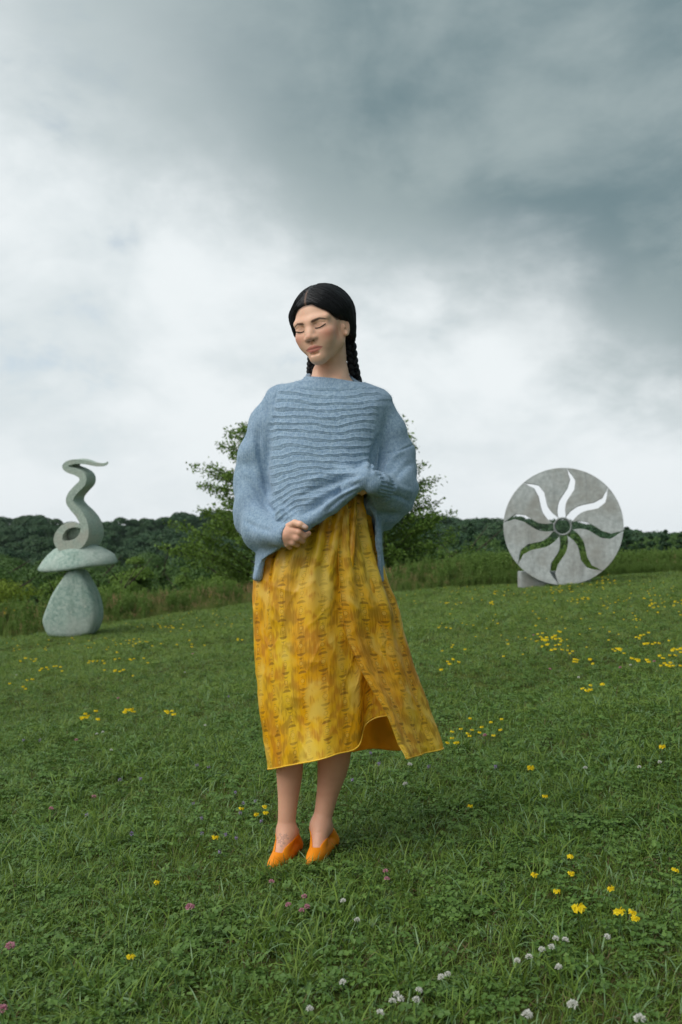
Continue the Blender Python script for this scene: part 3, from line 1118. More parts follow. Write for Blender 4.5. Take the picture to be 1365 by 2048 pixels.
# the slack that hangs under each forearm
for p, q in (((490, 1050, 0.0, 0.030), (518, 1078, -0.030, 0.026)), ((518, 1078, -0.030, 0.026), (548, 1080, -0.110, 0.024)),
             ((816, 975, -0.010, 0.028), (806, 1010, -0.015, 0.022)), ((806, 1010, -0.015, 0.022), (775, 996, -0.075, 0.030)),
             ((745, 1010, -0.030, 0.036), (784, 1030, 0.000, 0.030)), ((750, 1030, 0.015, 0.030), (772, 1045, 0.030, 0.022))):
    S.cone(W(*p[:3]), W(*q[:3]), p[3], q[3], 0.024)
# cuffs
S.cone(W(540, 1064, -0.115), W(567, 1070, -0.168), 0.040, 0.0345, 0.012)
S.cone(W(567, 1070, -0.168), W(573, 1070, -0.182), 0.0345, 0.031, 0.004)
S.cone(W(772, 976, -0.110), W(754, 968, -0.172), 0.038, 0.036, 0.012)
S.cone(W(754, 968, -0.172), W(744, 966, -0.196), 0.036, 0.032, 0.006)
# hollow cuff mouths, and the room her arms need
S.cone(W(563, 1070, -0.160), W(592, 1071, -0.215), 0.0255, 0.029, 0.003, 'cut')
S.cone(W(746, 974, -0.178), W(729, 974, -0.196), 0.016, 0.0150, 0.003, 'cut')
SV, SQ = S.nets()
SV = relax(SV, SQ, 1, 0.5)
SN = vnormals(SV, SQ)
px_, py_ = px_of(SV)
# purl welts round the body, bent by the drape
dR = np.hypot(px_ - 735, py_ - 955)
dL = np.hypot(px_ - 600, py_ - 1060)
warp = 2.2 * np.sin(px_ * 0.045) + 2.4 * fbm(SV, 75, 15, 2) + 4.0 * np.sin(px_ * 0.021 + py_ * 0.012) + 2.0 * fbm(SV, 26, 5, 3)
pull = -26 * np.exp(-(dR / 75) ** 2) + 20 * np.exp(-(dL / 90) ** 2) * sstep(px_, 540, 600)
sag = sstep(py_, 850, 1010) * (px_ - 640) * 0.26
phase = (py_ + warp + pull + sag) / 14.2
fr = phase - np.floor(phase)
prof = np.exp(-((fr - 0.42) / 0.17) ** 2) - 0.75 * np.exp(-((fr - 0.80) / 0.13) ** 2)
tor_l = np.interp(py_, (770, 800, 850, 1000, 1060), (560, 552, 536, 540, 552))
tor_r = np.interp(py_, (770, 800, 850, 930, 1000), (758, 762, 752, 742, 730))
mask = sstep(px_, tor_l - 4, tor_l + 8) * (1 - sstep(px_, tor_r - 10, tor_r + 6)) * sstep(py_, 770, 782)
hemline = np.interp(px_, (540, 575, 600, 622, 650, 690, 716, 734), (1110, 1085, 1066, 1054, 1038, 1010, 990, 974))
mask *= 1 - sstep(py_, hemline - 56, hemline - 34)
mask *= (SN[:, 1] < 0.35)
knobs = np.clip(fbm(SV, 190, 8, 2), 0, 1) * mask
disp = mask * prof * 0.0019 * (0.75 + 0.45 * fbm(SV, 14, 12, 2)) + knobs * 0.0014
# drape: folds that fan out of her left hand, slack creases on the sleeves
an = np.degrees(np.arctan2(py_ - 955, 735 - px_))
def fold(x0, y0, x1, y1, w, amp):
    ax_l, ay_l = x1 - x0, y1 - y0
    L2 = ax_l ** 2 + ay_l ** 2
    t = np.clip(((px_ - x0) * ax_l + (py_ - y0) * ay_l) / L2, -0.3, 1.3)
    bow = 4.0 * np.sin(np.pi * np.clip(t, 0, 1))
    q = ((px_ - x0) * -ay_l + (py_ - y0) * ax_l) / math.sqrt(L2) - bow
    end = sstep(t, -0.12, 0.22) * (1 - sstep(t, 0.78, 1.12))
    return amp * np.exp(-(q / w) ** 2) * end * (SN[:, 1] < 0.35)


for fo in ((722, 950, 600, 992, 5, -0.007), (722, 957, 606, 1012, 5, 0.006), (718, 966, 620, 1022, 4, -0.006), (716, 974, 640, 1024, 4, 0.005), (712, 980, 655, 1022, 3.5, -0.005), (720, 944, 610, 965, 7, 0.006),
           (495, 950, 552, 1032, 6, -0.008), (486, 935, 545, 1008, 8, 0.007), (516, 868, 541, 992, 6, -0.008), (505, 840, 520, 960, 8, 0.006), (548, 830, 534, 962, 6, -0.007), (486, 1040, 545, 1062, 6, -0.005), (500, 1010, 560, 1048, 6, 0.005),
           (762, 868, 742, 948, 6, -0.011), (806, 900, 764, 946, 7, 0.007), (792, 936, 756, 952, 5, -0.008), (826, 925, 790, 960, 7, -0.006), (828, 985, 775, 975, 7, 0.005), (822, 1005, 775, 990, 5, -0.006), (770, 906, 832, 886, 1.8, -0.0035),
           (556, 776, 545, 850, 1.8, -0.0030), (560, 1000, 600, 1050, 6, -0.005)):
    disp += fold(*fo)
slv = (1 - mask) * (py_ > 800)
disp += slv * 0.0024 * np.sin(py_ * 0.060 + px_ * 0.055 + 3.0 * fbm(SV, 9, 9, 2)) * sstep(py_, 860, 960) * (SN[:, 1] < 0.6)
disp += slv * 0.0040 * fbm(SV, 22, 4, 3) + 0.0016 * fbm(SV, 60, 6, 2)
# ribs: cuffs, collar band, hem band
wr = W(754, 976, -0.150)
wax = W(743, 974, -0.170) - W(770, 980, -0.110)
wax /= np.linalg.norm(wax)
rel = SV - wr
tt = rel @ wax
e1 = np.cross(wax, v3(0, 0, 1)); e1 /= np.linalg.norm(e1); e2 = np.cross(wax, e1)
th = np.arctan2(rel @ e2, rel @ e1)
rr = np.linalg.norm(rel - tt[:, None] * wax, axis=1)
cuff = sstep(tt, -0.034, -0.022) * (rr < 0.05) * (tt < 0.05)
disp = disp * (1 - cuff) + cuff * 0.0021 * np.sin(th * 26)
col_top = np.interp(px_, (600, 640, 665, 690, 716), (754, 755, 757, 761, 766))
colb = (1 - sstep(py_ - col_top, 9, 13)) * (np.abs(px_ - 660) < 70)
disp = disp * (1 - colb) + colb * (0.0006 * np.sin(px_ * 1.25) + 0.0012)
band = sstep(py_, hemline - 36, hemline - 33) * (SN[:, 1] < 0.2) * (px_ > 575) * (px_ < 730) * (np.abs(SV[:, 1] - (Y0 - 0.19)) < 0.06)
disp -= 0.0022 * np.exp(-((py_ - hemline + 34) / 2.2) ** 2) * (px_ > 600) * (px_ < 715) * (SN[:, 1] < 0.2)
SV = SV + SN * disp[:, None]
sweater = plink('sweater', SV, SQ, [m_knit])
kn = np.stack((SV[:, 0] + 0.35 * (SV[:, 1] - Y0), SV[:, 2] + (warp * 0.5) * MPX, np.zeros(len(SV))), 1)
set_float(sweater.data, 'welt', phase)
set_float(sweater.data, 'welt_mask', mask)
a_ = sweater.data.attributes.new('knit', 'FLOAT_VECTOR', 'POINT')
a_.data.foreach_set('vector', kn.astype(np.float32).ravel())

# the wool's loose halo
m_fuzz, b = material('wool_halo', 1.0, 0.05)
plug(b, 'Base Color', lin(176, 196, 210))
rw = np.random.default_rng(12)
fi = rw.integers(0, len(SQ), 26000)
fc = SV[SQ[fi]].mean(1) + (SV[SQ[fi, 0]] - SV[SQ[fi, 2]]) * rw.uniform(-0.5, 0.5, (len(fi), 1))
fn_w = vnormals(SV, SQ)[SQ[fi, 0]]
dr_w = fn_w * 0.9 + rw.normal(0, 0.6, (len(fi), 3))
dr_w /= np.linalg.norm(dr_w, axis=1, keepdims=True)
ln_w = rw.uniform(0.003, 0.0085, (len(fi), 1))
sd_w = np.cross(dr_w, rw.normal(size=(len(fi), 3)))
sd_w *= 0.00016 / (np.linalg.norm(sd_w, axis=1, keepdims=True) + 1e-9)
tip_w = fc + dr_w * ln_w + rw.normal(0, 0.001, (len(fi), 3))
FV = np.stack((fc - sd_w, fc + sd_w, tip_w + sd_w * 0.6, tip_w - sd_w * 0.6), 1).reshape(-1, 3)
FQ = np.arange(len(FV)).reshape(-1, 4)
tag(plink('wool_halo', FV, FQ, [m_fuzz], sweater, smooth_shade=False), kind='stuff')

# --- skirt: a wrap of satin open at the front slit, its right panel blown aside
K = ['py', 'X2', 'X1', 'E1', 'm1', 'F', 'm2', 'L', 'BL', 'B', 'BR', 'R', 'm3', 'E2']
rows = [  # fraction of the drop, then the pixel column of each line of cloth
    (0.00, 708, 672, 632, 580, 530, 560, 630, 695, 731, 712, 676),
    (0.065, 708, 672, 631, 580, 529, 560, 630, 695, 729, 711, 677),
    (0.195, 706, 664, 620, 566, 519, 550, 625, 705, 743, 724, 678),
    (0.315, 704, 658, 608, 556, 510, 545, 620, 715, 761, 742, 680),
    (0.455, 702, 656, 603, 555, 510, 545, 620, 725, 790, 764, 686),
    (0.55, 701, 656, 603, 556, 514, 550, 625, 735, 804, 776, 696),
    (0.643, 702, 657, 604, 560, 518, 555, 630, 748, 816, 790, 716),
    (0.737, 705, 660, 607, 563, 523, 560, 640, 760, 829, 806, 742),
    (0.831, 709, 663, 611, 567, 529, 565, 650, 775, 844, 822, 770),
    (0.916, 713, 666, 615, 572, 535, 570, 660, 785, 857, 838, 789),
    (1.00, 717, 670, 619, 578, 542, 575, 665, 795, 870, 850, 800)]
hem = dict(X2=1428, X1=1439, E1=1494, m1=1508, F=1524, m2=1531, L=1537, BL=1520, B=1505, BR=1499, R=1497, m3=1508, E2=1520)
dep_t = dict(X2=-0.064, X1=-0.088, E1=-0.108, m1=-0.118, F=-0.118, m2=-0.085, L=0.005, BL=0.10, B=0.125, BR=0.10, R=0.015, m3=-0.085, E2=-0.132)
dep_b = dict(X2=-0.062, X1=-0.095, E1=-0.140, m1=-0.165, F=-0.165, m2=-0.120, L=0.000, BL=0.13, B=0.170, BR=0.165, R=0.060, m3=-0.065, E2=-0.165)
NVS, NUS = 300, 520
rows = np.array([(r[0], min(r[1] + 80, r[10] - 10), min(r[1] + 34, r[10] - 22)) + tuple(r[1:]) for r in rows])   # the left panel runs on behind the right one, its corner cut round
tv = np.linspace(0, 1, NVS)
ctrl = np.zeros((NVS, 13, 3))
for j, kname in enumerate(K[1:]):
    cs = catmull(np.stack((np.linspace(0, 1, 11), rows[:, j + 1]), 1), 400)
    f_of = np.interp(np.linspace(0, 1, 400), np.linspace(0, 1, 11), rows[:, 0])
    pxs = np.interp(tv, f_of, cs[:, 1])
    pys = 982 + tv * (hem[kname] - 982)
    dps = dep_t[kname] + (dep_b[kname] - dep_t[kname]) * tv ** 0.9
    for i in range(NVS):
        ctrl[i, j] = W(pxs[i], pys[i], dps[i])
# a denser spline through the control lines, even in arc length at the hem
fine = np.stack([catmull(ctrl[i], 1200) for i in range(NVS)])
seg = np.linalg.norm(np.diff(fine[-1], axis=0), axis=1)
arc = np.concatenate(([0], np.cumsum(seg)))
ui = np.interp(np.linspace(0, arc[-1], NUS), arc, np.arange(1200))
i0 = np.minimum(ui.astype(int), 1198)
fu_ = (ui - i0)[None, :, None]
G = fine[:, i0] * (1 - fu_) + fine[:, i0 + 1] * fu_
uu_ = np.linspace(0, arc[-1], NUS)[None, :] * np.ones((NVS, 1))
vv_ = (tv[:, None] * 0.81) * np.ones((1, NUS))
dU = np.gradient(G, axis=1)
dV = np.gradient(G, axis=0)
NN = np.cross(dU, dV)
NN /= np.linalg.norm(NN, axis=2, keepdims=True)
# outward: away from her axis
ctr = np.stack([W(640, 982 + t * 526, 0.01) for t in tv])[:, None, :]
if (NN * (G - ctr)).sum() < 0:
    NN = -NN
un = uu_ / arc[-1]
pleat = np.zeros_like(un)
for u0, wd, amp, reach in ((0.035, 0.011, 0.010, 0.75), (0.085, 0.010, 0.011, 0.6), (0.125, 0.012, 0.013, 0.9), (0.175, 0.010, 0.010, 0.5), (0.215, 0.011, 0.012, 0.65), (0.262, 0.010, 0.010, 0.45),
                           (0.84, 0.010, 0.010, 0.9), (0.885, 0.012, 0.013, 0.95), (0.925, 0.010, 0.010, 0.8), (0.962, 0.010, 0.009, 0.7), (0.42, 0.012, 0.012, 1.0), (0.55, 0.012, 0.012, 1.0), (0.66, 0.012, 0.012, 1.0)):
    u0 = 0.085 + 0.915 * u0
    w = wd * (1 + 1.3 * tv[:, None])
    drift = 0.012 * tv[:, None]
    pleat += 1.25 * amp * np.exp(-((un - u0 - drift) / w) ** 2) * (1 - sstep(tv, reach * 0.35, reach))[:, None]
    pleat -= 0.5 * amp * np.exp(-((un - u0 - drift - 1.7 * w) / (w * 0.9)) ** 2) * (1 - sstep(tv, reach * 0.35, reach))[:, None]
billow = 0.012 * np.sin(un * 2 * math.pi * 6.0 + tv[:, None] * 1.5) * tv[:, None] ** 1.0 + 0.006 * np.sin(un * 2 * math.pi * 11 + 1.7 * np.sin(tv[:, None] * 3)) * tv[:, None] ** 1.5
flat = fbm(np.stack((un.ravel() * 3.0, vv_.ravel() * 1.4), 1), 9.0, 2, 3).reshape(un.shape)
edge_f = np.minimum(sstep(un, 0, 0.03), 1 - sstep(un, 0.97, 1.0))
wr1 = fbm(np.stack((un.ravel() * 26 + vv_.ravel() * 9, vv_.ravel() * 7 - un.ravel() * 6), 1), 1.4, 21, 3).reshape(un.shape)
wr2 = fbm(np.stack((un.ravel() * 40 - vv_.ravel() * 10, vv_.ravel() * 8 + un.ravel() * 8), 1), 1.6, 22, 3).reshape(un.shape)
crease = 0.0020 * (1 - np.abs(wr1) * 2.4).clip(0, 1) ** 2 + 0.0014 * (1 - np.abs(wr2) * 2.6).clip(0, 1) ** 2
G = G + NN * (crease + pleat + (billow + 0.007 * flat) * (0.25 + 0.75 * edge_f))[..., None]
# the wind folds the low corner of the right panel up and towards us
flip = sstep(un, 0.93, 1.0) * sstep(tv[:, None] * np.ones_like(un), 0.93, 1.0)
G = G + flip[..., None] * (np.array((0.012, -0.030, 0.010))[None, None])
ii, jj = [a.ravel() for a in np.meshgrid(np.arange(NVS - 1), np.arange(NUS - 1), indexing='ij')]
GQ = np.stack((ii * NUS + jj, ii * NUS + jj + 1, (ii + 1) * NUS + jj + 1, (ii + 1) * NUS + jj), 1)
GV = G.reshape(-1, 3)
GN = NN.reshape(-1, 3)
fnz = np.cross(GV[GQ[:, 2]] - GV[GQ[:, 0]], GV[GQ[:, 3]] - GV[GQ[:, 1]])
if (fnz * GN[GQ[:, 0]]).sum() < 0:
    GQ = GQ[:, ::-1]
# outer cloth and its lining, 2 mm apart, closed along every edge
n0 = len(GV)
IV = GV - GN * 0.002
ring_i = np.concatenate((np.arange(NUS), (np.arange(1, NVS)) * NUS + NUS - 1, (NVS - 1) * NUS + np.arange(NUS - 2, -1, -1), np.arange(NVS - 2, 0, -1) * NUS))
rn = np.roll(ring_i, -1)
RQ = np.stack((ring_i, rn, rn + n0, ring_i + n0), 1)
skirt = plink('skirt', np.concatenate((GV, IV)), np.concatenate((GQ, GQ[:, ::-1] + n0, RQ)), [m_satin, m_lining],
              mat_index=np.concatenate((np.zeros(len(GQ)), np.ones(len(GQ)), np.zeros(len(RQ)))))
cl_ = np.stack((uu_.ravel(), vv_.ravel() + 0.010 * np.sin(uu_.ravel() * 9), np.zeros(n0)), 1)
a_ = skirt.data.attributes.new('cloth', 'FLOAT_VECTOR', 'POINT')
a_.data.foreach_set('vector', np.concatenate((cl_, cl_)).astype(np.float32).ravel())
# the rolled, stitched hem
HP = G[-1] + NN[-1] * 0.0006
hv, hq = tube(HP[::2], 0.0021, 6)
seam = plink('hem_seam', hv, hq, [m_satin], skirt)
a_ = seam.data.attributes.new('cloth', 'FLOAT_VECTOR', 'POINT')
a_.data.foreach_set('vector', (hv * 0.02).astype(np.float32).ravel())

# --- pointed flat shoes with a deep V throat
for n_ft, ft in enumerate(FEET):
    lo = np.minimum(ft['toe'], ft['heel']) - 0.06
    hi = np.maximum(ft['toe'], ft['heel']) + 0.06
    Fs = Field(grid_axis([(lo[0], hi[0], 0.002)]), grid_axis([(lo[1], hi[1], 0.0025)]), grid_axis([(-0.05, 0.15, 0.002)]))
    g0 = float(ground_z(ft['ball'][0], ft['ball'][1]))
    t_ = 0.0035
    Fs.cone(ft['ankle'], ft['heel'], 0.027 + t_, 0.026 + t_, 0.02)
    Fs.cone(ft['ankle'] + v3(0, -0.012, -0.006), ft['ball'] + v3(0, 0, 0.012), 0.026 + t_, 0.022 + t_, 0.022)
    fl = foot_line(ft, t_)
    for p, q in zip(fl[:-1], fl[1:]):
        Fs.cone(p[:3], q[:3], p[3], q[3], 0.004)
    ax2 = (ft['ball'] - ft['heel'])[:2]
    ln = np.linalg.norm(ax2)
    ax2 = ax2 / ln
    sl, X, Y, Z = Fs.region(lo - 1, hi + 1)
    s_ = (X - ft['heel'][0]) * ax2[0] + (Y - ft['heel'][1]) * ax2[1]
    c_ = np.abs((X - ft['heel'][0]) * -ax2[1] + (Y - ft['heel'][1]) * ax2[0])
    zh = ft['heel'][2]
    # top line: high at the heel and sides, plunging to the V over the toes
    top = np.interp(s_, (-0.05, 0.0, 0.04, 0.08, 0.130, 0.145, 0.25), (zh + 0.052, zh + 0.046, zh + 0.016, zh - 0.002, zh - 0.006, zh + 0.06, zh + 0.1))
    top = top + c_ * np.interp(s_, (0.0, 0.03, 0.12, 0.15), (0.0, 0.9, 2.0, 1.0))
    Fs.F = np.maximum(Fs.F, (Z - top) * 0.6)
    Fs.F = np.maximum(Fs.F, (zh - 0.031) - Z)
    fv_, fq = Fs.nets()
    fv_ = relax(fv_, fq, 1, 0.4)
    shoe = plink('shoe', fv_, fq, [m_shoe])
# ------------------------------------------------------------------ the ground
m_soil, b = material('meadow_soil', 1.0, 0.05)
co = coords()
t1 = e_noise(co, 0.6, 4)
t2 = e_noise(co, 9, 5, 0.65)
gcol = e_mix(smooth(t2, 0.3, 0.7), (0.028, 0.040, 0.008), (0.080, 0.100, 0.024))
gcol = e_mix(smooth(t1, 0.45, 0.75, 0, 0.5), gcol, (0.040, 0.040, 0.018))
plug(b, 'Base Color', gcol)
bump(b, t2, 0.6, 0.03)

gx = np.concatenate((-np.geomspace(1500, 14, 42), np.linspace(-13, 13, 105), np.geomspace(14, 1500, 42)))
gy = np.concatenate((np.linspace(-30, 0, 16, endpoint=False), np.linspace(0, 26, 120, endpoint=False), np.geomspace(26, 1800, 90)))


def hill_h(x, y):
    """far wooded ridges: how much the land rises again"""
    a = np.degrees(np.arctan2(x, np.maximum(y, 1)))
    ridge = np.interp(a, (-60, -19, -17, -15.5, -13.5, -11.5, -9, -4, 3, 6, 9, 12, 19, 60), (16, 15.4, 15.0, 12.2, 12.2, 14.0, 15.6, 15, 11, 8.6, 9.6, 9.6, 4, 4))
    return sstep(y, 170, 420) * (ridge - 13.2 + 9.5) + sstep(y, 480, 900) * 1.0 + 1.2 * np.sin(x * 0.021 + 1.3) * sstep(y, 100, 250)


XX, YY = np.meshgrid(gx, gy, indexing='ij')
ZZ = ground_z(XX, YY) + hill_h(XX, YY)
n1, n2 = XX.shape
ii, jj = [a.ravel() for a in np.meshgrid(np.arange(n1 - 1), np.arange(n2 - 1), indexing='ij')]
gq = np.stack((ii * n2 + jj, (ii + 1) * n2 + jj, (ii + 1) * n2 + jj + 1, ii * n2 + jj + 1), 1)
gme = mesh_from('meadow_ground', np.stack((XX.ravel(), YY.ravel(), ZZ.ravel()), 1), gq, [m_soil])
tag(link('meadow_ground', gme), kind='structure')


def land_z(x, y):
    return ground_z(x, y) + hill_h(np.asarray(x, float), np.asarray(y, float))


# ------------------------------------------------------------------ leaf materials
def leaf_material(name, c_a, c_b, c_c, trans=0.25, rough=0.55, spec=0.25):
    m, b = material(name, rough, spec)
    r = e_random()
    at_r = e_attr('rnd', 'Fac')
    c = e_mix(smooth(at_r, 0.0, 1.0, kind='LINEAR'), c_a, c_b)
    c = e_mix(smooth(r, 0.0, 1.0, 0.0, 0.55, 'LINEAR'), c, c_c)
    plug(b, 'Base Color', c)
    if trans:
        tr = E.nt.nodes.new('ShaderNodeBsdfTranslucent')
        E.nt.links.new(c.s, tr.inputs[0])
        mx = E.nt.nodes.new('ShaderNodeMixShader')
        mx.inputs[0].default_value = trans
        E.nt.links.new(b.outputs[0], mx.inputs[1])
        E.nt.links.new(tr.outputs[0], mx.inputs[2])
        E.nt.links.new(mx.outputs[0], E.nt.nodes['Material Output'].inputs[0])
    return m


def blades(n, spread, len_, width, lean, segs=3, rng=RNG, curl=1.0, flat=0.0):
    """n bent grass blades as strips: verts, quads, a random value per vertex"""
    Vs, Qs, Rs = [], [], []
    o = 0
    for _ in range(n):
        a, r = rng.uniform(0, 6.283), spread * math.sqrt(rng.random())
        root = np.array((r * math.cos(a), r * math.sin(a), -0.004))
        L_ = len_ * rng.uniform(0.5, 1.15)
        w = width * rng.uniform(0.6, 1.2)
        h = rng.uniform(0, 6.283)
        dirh = np.array((math.cos(h), math.sin(h), 0))
        side = np.array((-math.sin(h), math.cos(h), 0))
        tw = rng.uniform(-0.6, 0.6)
        side = side * math.cos(tw) + np.array((0, 0, 1)) * math.sin(tw)
        le = rng.uniform(lean * 0.3, lean)
        p = root.copy()
        ang = le * 0.35
        rv = rng.random()
        for i in range(segs + 1):
            t = i / segs
            ww = w * (0.75 + 0.5 * t - 1.2 * t * t) if i < segs else w * 0.06
            Vs += [p - side * ww * 0.5, p + side * ww * 0.5]
            Rs += [rv, rv]
            p = p + (dirh * math.sin(ang) + np.array((0, 0, 1)) * math.cos(ang)) * L_ / segs
            ang += le * curl * 1.3 / segs
        for i in range(segs):
            Qs.append((o + 2 * i, o + 2 * i + 1, o + 2 * i + 3, o + 2 * i + 2))
        o += 2 * (segs + 1)
    return np.array(Vs), np.array(Qs), np.array(Rs)


def leaf_quads(P, N, size, rng, aspect=0.6, fold=0.25):
    """a bent leaf of two quads at each point of P facing N"""
    n = len(P)
    N = N / (np.linalg.norm(N, axis=1, keepdims=True) + 1e-9)
    T = np.cross(N, rng.normal(size=(n, 3)))
    T /= np.linalg.norm(T, axis=1, keepdims=True) + 1e-9
    S_ = np.cross(N, T)
    s = (size * rng.uniform(0.6, 1.25, n))[:, None]
    w = s * aspect * 0.5
    a = P - T * s * 0.5
    m_ = P + N * s * fold * 0.3
    e = P + T * s * 0.5 - N * s * fold * 0.2
    V = np.stack((a, m_ - S_ * w - T * s * 0.05, e, m_ + S_ * w - T * s * 0.05), 1).reshape(-1, 3)
    o = np.arange(n)[:, None] * 4
    Q = np.concatenate((o, o + 1, o + 2, o + 3), 1)
    return V, Q, np.repeat(rng.random(n), 4)


def scatter(name, protos, P, rot_z, scale, pick, tilt=None):
    """one stuff object: PROTOS (unlinked meshes) set out on the points P by geometry nodes"""
    coll = bpy.data.collections.new(name + '_kinds')
    for i, (me) in enumerate(protos):
        ob = bpy.data.objects.new('%s_kind_%02d' % (name, i), me)
        coll.objects.link(ob)
    pm = bpy.data.meshes.new(name)
    pm.vertices.add(len(P))
    pm.vertices.foreach_set('co', np.asarray(P, np.float32).ravel())
    R3 = np.zeros((len(P), 3), np.float32)
    if tilt is not None:
        R3[:, :2] = tilt
    R3[:, 2] = rot_z
    for nm, tp, prop, val in (('rot', 'FLOAT_VECTOR', 'vector', R3), ('size', 'FLOAT', 'value', scale), ('pick', 'INT', 'value', pick)):
        a = pm.attributes.new(nm, tp, 'POINT')
        a.data.foreach_set(prop, np.asarray(val, np.int32 if tp == 'INT' else np.float32).ravel())
    ng = bpy.data.node_groups.new(name + '_set_out', 'GeometryNodeTree')
    ng.interface.new_socket('Geometry', in_out='INPUT', socket_type='NodeSocketGeometry')
    ng.interface.new_socket('Geometry', in_out='OUTPUT', socket_type='NodeSocketGeometry')
    N = ng.nodes
    gi, go = N.new('NodeGroupInput'), N.new('NodeGroupOutput')
    ip = N.new('GeometryNodeInstanceOnPoints')
    ci_ = N.new('GeometryNodeCollectionInfo')
    ci_.inputs['Collection'].default_value = coll
    ci_.inputs['Separate Children'].default_value = True
    ci_.inputs['Reset Children'].default_value = True
    ip.inputs['Pick Instance'].default_value = True

    def named(nm, tp):
        q = N.new('GeometryNodeInputNamedAttribute')
        q.data_type = tp
        q.inputs[0].default_value = nm
        return q.outputs['Attribute']
    ng.links.new(gi.outputs[0], ip.inputs['Points'])
    ng.links.new(ci_.outputs[0], ip.inputs['Instance'])
    ng.links.new(named('pick', 'INT'), ip.inputs['Instance Index'])
    e2r = N.new('FunctionNodeEulerToRotation')
    ng.links.new(named('rot', 'FLOAT_VECTOR'), e2r.inputs[0])
    ng.links.new(e2r.outputs[0], ip.inputs['Rotation'])
    ng.links.new(named('size', 'FLOAT'), ip.inputs['Scale'])
    ng.links.new(ip.outputs[0], go.inputs[0])
    o = link(name, pm)
    md = o.modifiers.new('set_out', 'NODES')
    md.node_group = ng
    tag(o, kind='stuff')
    return o


def proto(name, V, Q, R, mats, mi=None, smooth_shade=False):
    me = mesh_from(name, V, Q, mats, smooth_shade, mi)
    set_float(me, 'rnd', R)
    return me


def join(items):
    """[(V, Q, R, material index)] to one"""
    Vs, Qs, Rs, Ms, o = [], [], [], [], 0
    for V, Q, R, m in items:
        Vs.append(V); Qs.append(np.asarray(Q) + o); Rs.append(R); Ms.append(np.full(len(Q), m))
        o += len(V)
    return np.concatenate(Vs), np.concatenate(Qs), np.concatenate(Rs), np.concatenate(Ms)


# ------------------------------------------------------------------ the mown grass
m_g1 = leaf_material('grass_green', (0.084, 0.160, 0.016), (0.185, 0.290, 0.040), (0.165, 0.240, 0.045), 0.30, 0.5, 0.3)
m_g2 = leaf_material('grass_blue_green', (0.098, 0.190, 0.062), (0.190, 0.305, 0.140), (0.155, 0.255, 0.090), 0.22, 0.42, 0.4)
m_g3 = leaf_material('clover_leaf', (0.070, 0.150, 0.026), (0.145, 0.250, 0.050), (0.110, 0.200, 0.046), 0.25, 0.5, 0.3)
m_g4 = leaf_material('thatch', (0.090, 0.066, 0.030), (0.190, 0.150, 0.080), (0.120, 0.080, 0.045), 0.1, 0.8, 0.1)
GM = [m_g1, m_g2, m_g3, m_g4]
rg = np.random.default_rng(21)


def clover_leaves(n, spread, hmax, size):
    P, N = [], []
    for _ in range(n):
        a, r = rg.uniform(0, 6.283), spread * math.sqrt(rg.random())
        c = np.array((r * math.cos(a), r * math.sin(a), rg.uniform(0.35, 1.0) * hmax))
        nn = np.array((rg.normal() * 0.35, rg.normal() * 0.35, 1))
        h = rg.uniform(0, 6.283)
        for k in range(3):
            aa = h + k * 2.094
            P.append(c + np.array((math.cos(aa), math.sin(aa), -0.15)) * size * 0.55)
            N.append(nn + 0.25 * np.array((math.cos(aa), math.sin(aa), 0)))
    return leaf_quads(np.array(P), np.array(N), size, rg, 0.9, 0.3)


def tuft(kind):
    it = []
    if kind == 0:
        it += [(*blades(30, 0.060, 0.072, 0.0040, 1.5, 3, rg), 0), (*blades(8, 0.060, 0.060, 0.0055, 1.4, 3, rg), 1), (*blades(9, 0.06, 0.05, 0.003, 2.2, 2, rg), 3)]
    elif kind == 1:
        it += [(*clover_leaves(18, 0.065, 0.050, 0.0145), 2), (*blades(16, 0.060, 0.065, 0.0036, 1.6, 3, rg), 0), (*blades(4, 0.05, 0.05, 0.003, 2.2, 2, rg), 3)]
    elif kind == 2:
        it += [(*blades(20, 0.050, 0.105, 0.0058, 1.6, 4, rg), 0), (*blades(10, 0.050, 0.085, 0.0068, 1.7, 4, rg), 1), (*clover_leaves(5, 0.065, 0.040, 0.013), 2), (*blades(6, 0.06, 0.06, 0.003, 2.2, 2, rg), 3)]
    elif kind == 3:
        it += [(*clover_leaves(30, 0.070, 0.042, 0.0120), 2), (*blades(7, 0.060, 0.06, 0.0035, 1.6, 3, rg), 1)]
    elif kind == 4:
        it += [(*blades(22, 0.055, 0.085, 0.0032, 1.9, 3, rg), 0), (*blades(12, 0.06, 0.07, 0.0028, 2.2, 3, rg), 3), (*blades(5, 0.05, 0.1, 0.006, 1.6, 4, rg), 1)]
    else:                                       # plantain: broad flat leaves
        P = []
        it += [(*blades(9, 0.018, 0.090, 0.0150, 2.0, 4, rg), 1), (*blades(16, 0.060, 0.06, 0.0036, 1.6, 3, rg), 0), (*clover_leaves(8, 0.06, 0.04, 0.012), 2)]
    return proto('grass_tuft', *(lambda j: (j[0], j[1], j[2]))(join(it)), GM, join_mi(it))


def join_mi(it):
    return np.concatenate([np.full(len(q), m) for _, q, _, m in it])


m_g5 = leaf_material('far_bright_grass', (0.150, 0.230, 0.046), (0.300, 0.410, 0.095), (0.270, 0.340, 0.090), 0.3, 0.6, 0.2)
TUFTS = [tuft(k) for k in (0, 0, 1, 1, 2, 2, 3, 4, 5)]
GM = [m_g5, m_g2, m_g1, m_g4]
TUFTS += [tuft(k) for k in (0, 1, 4)]            # paler tufts: the far lawn's brighter look put into the colour


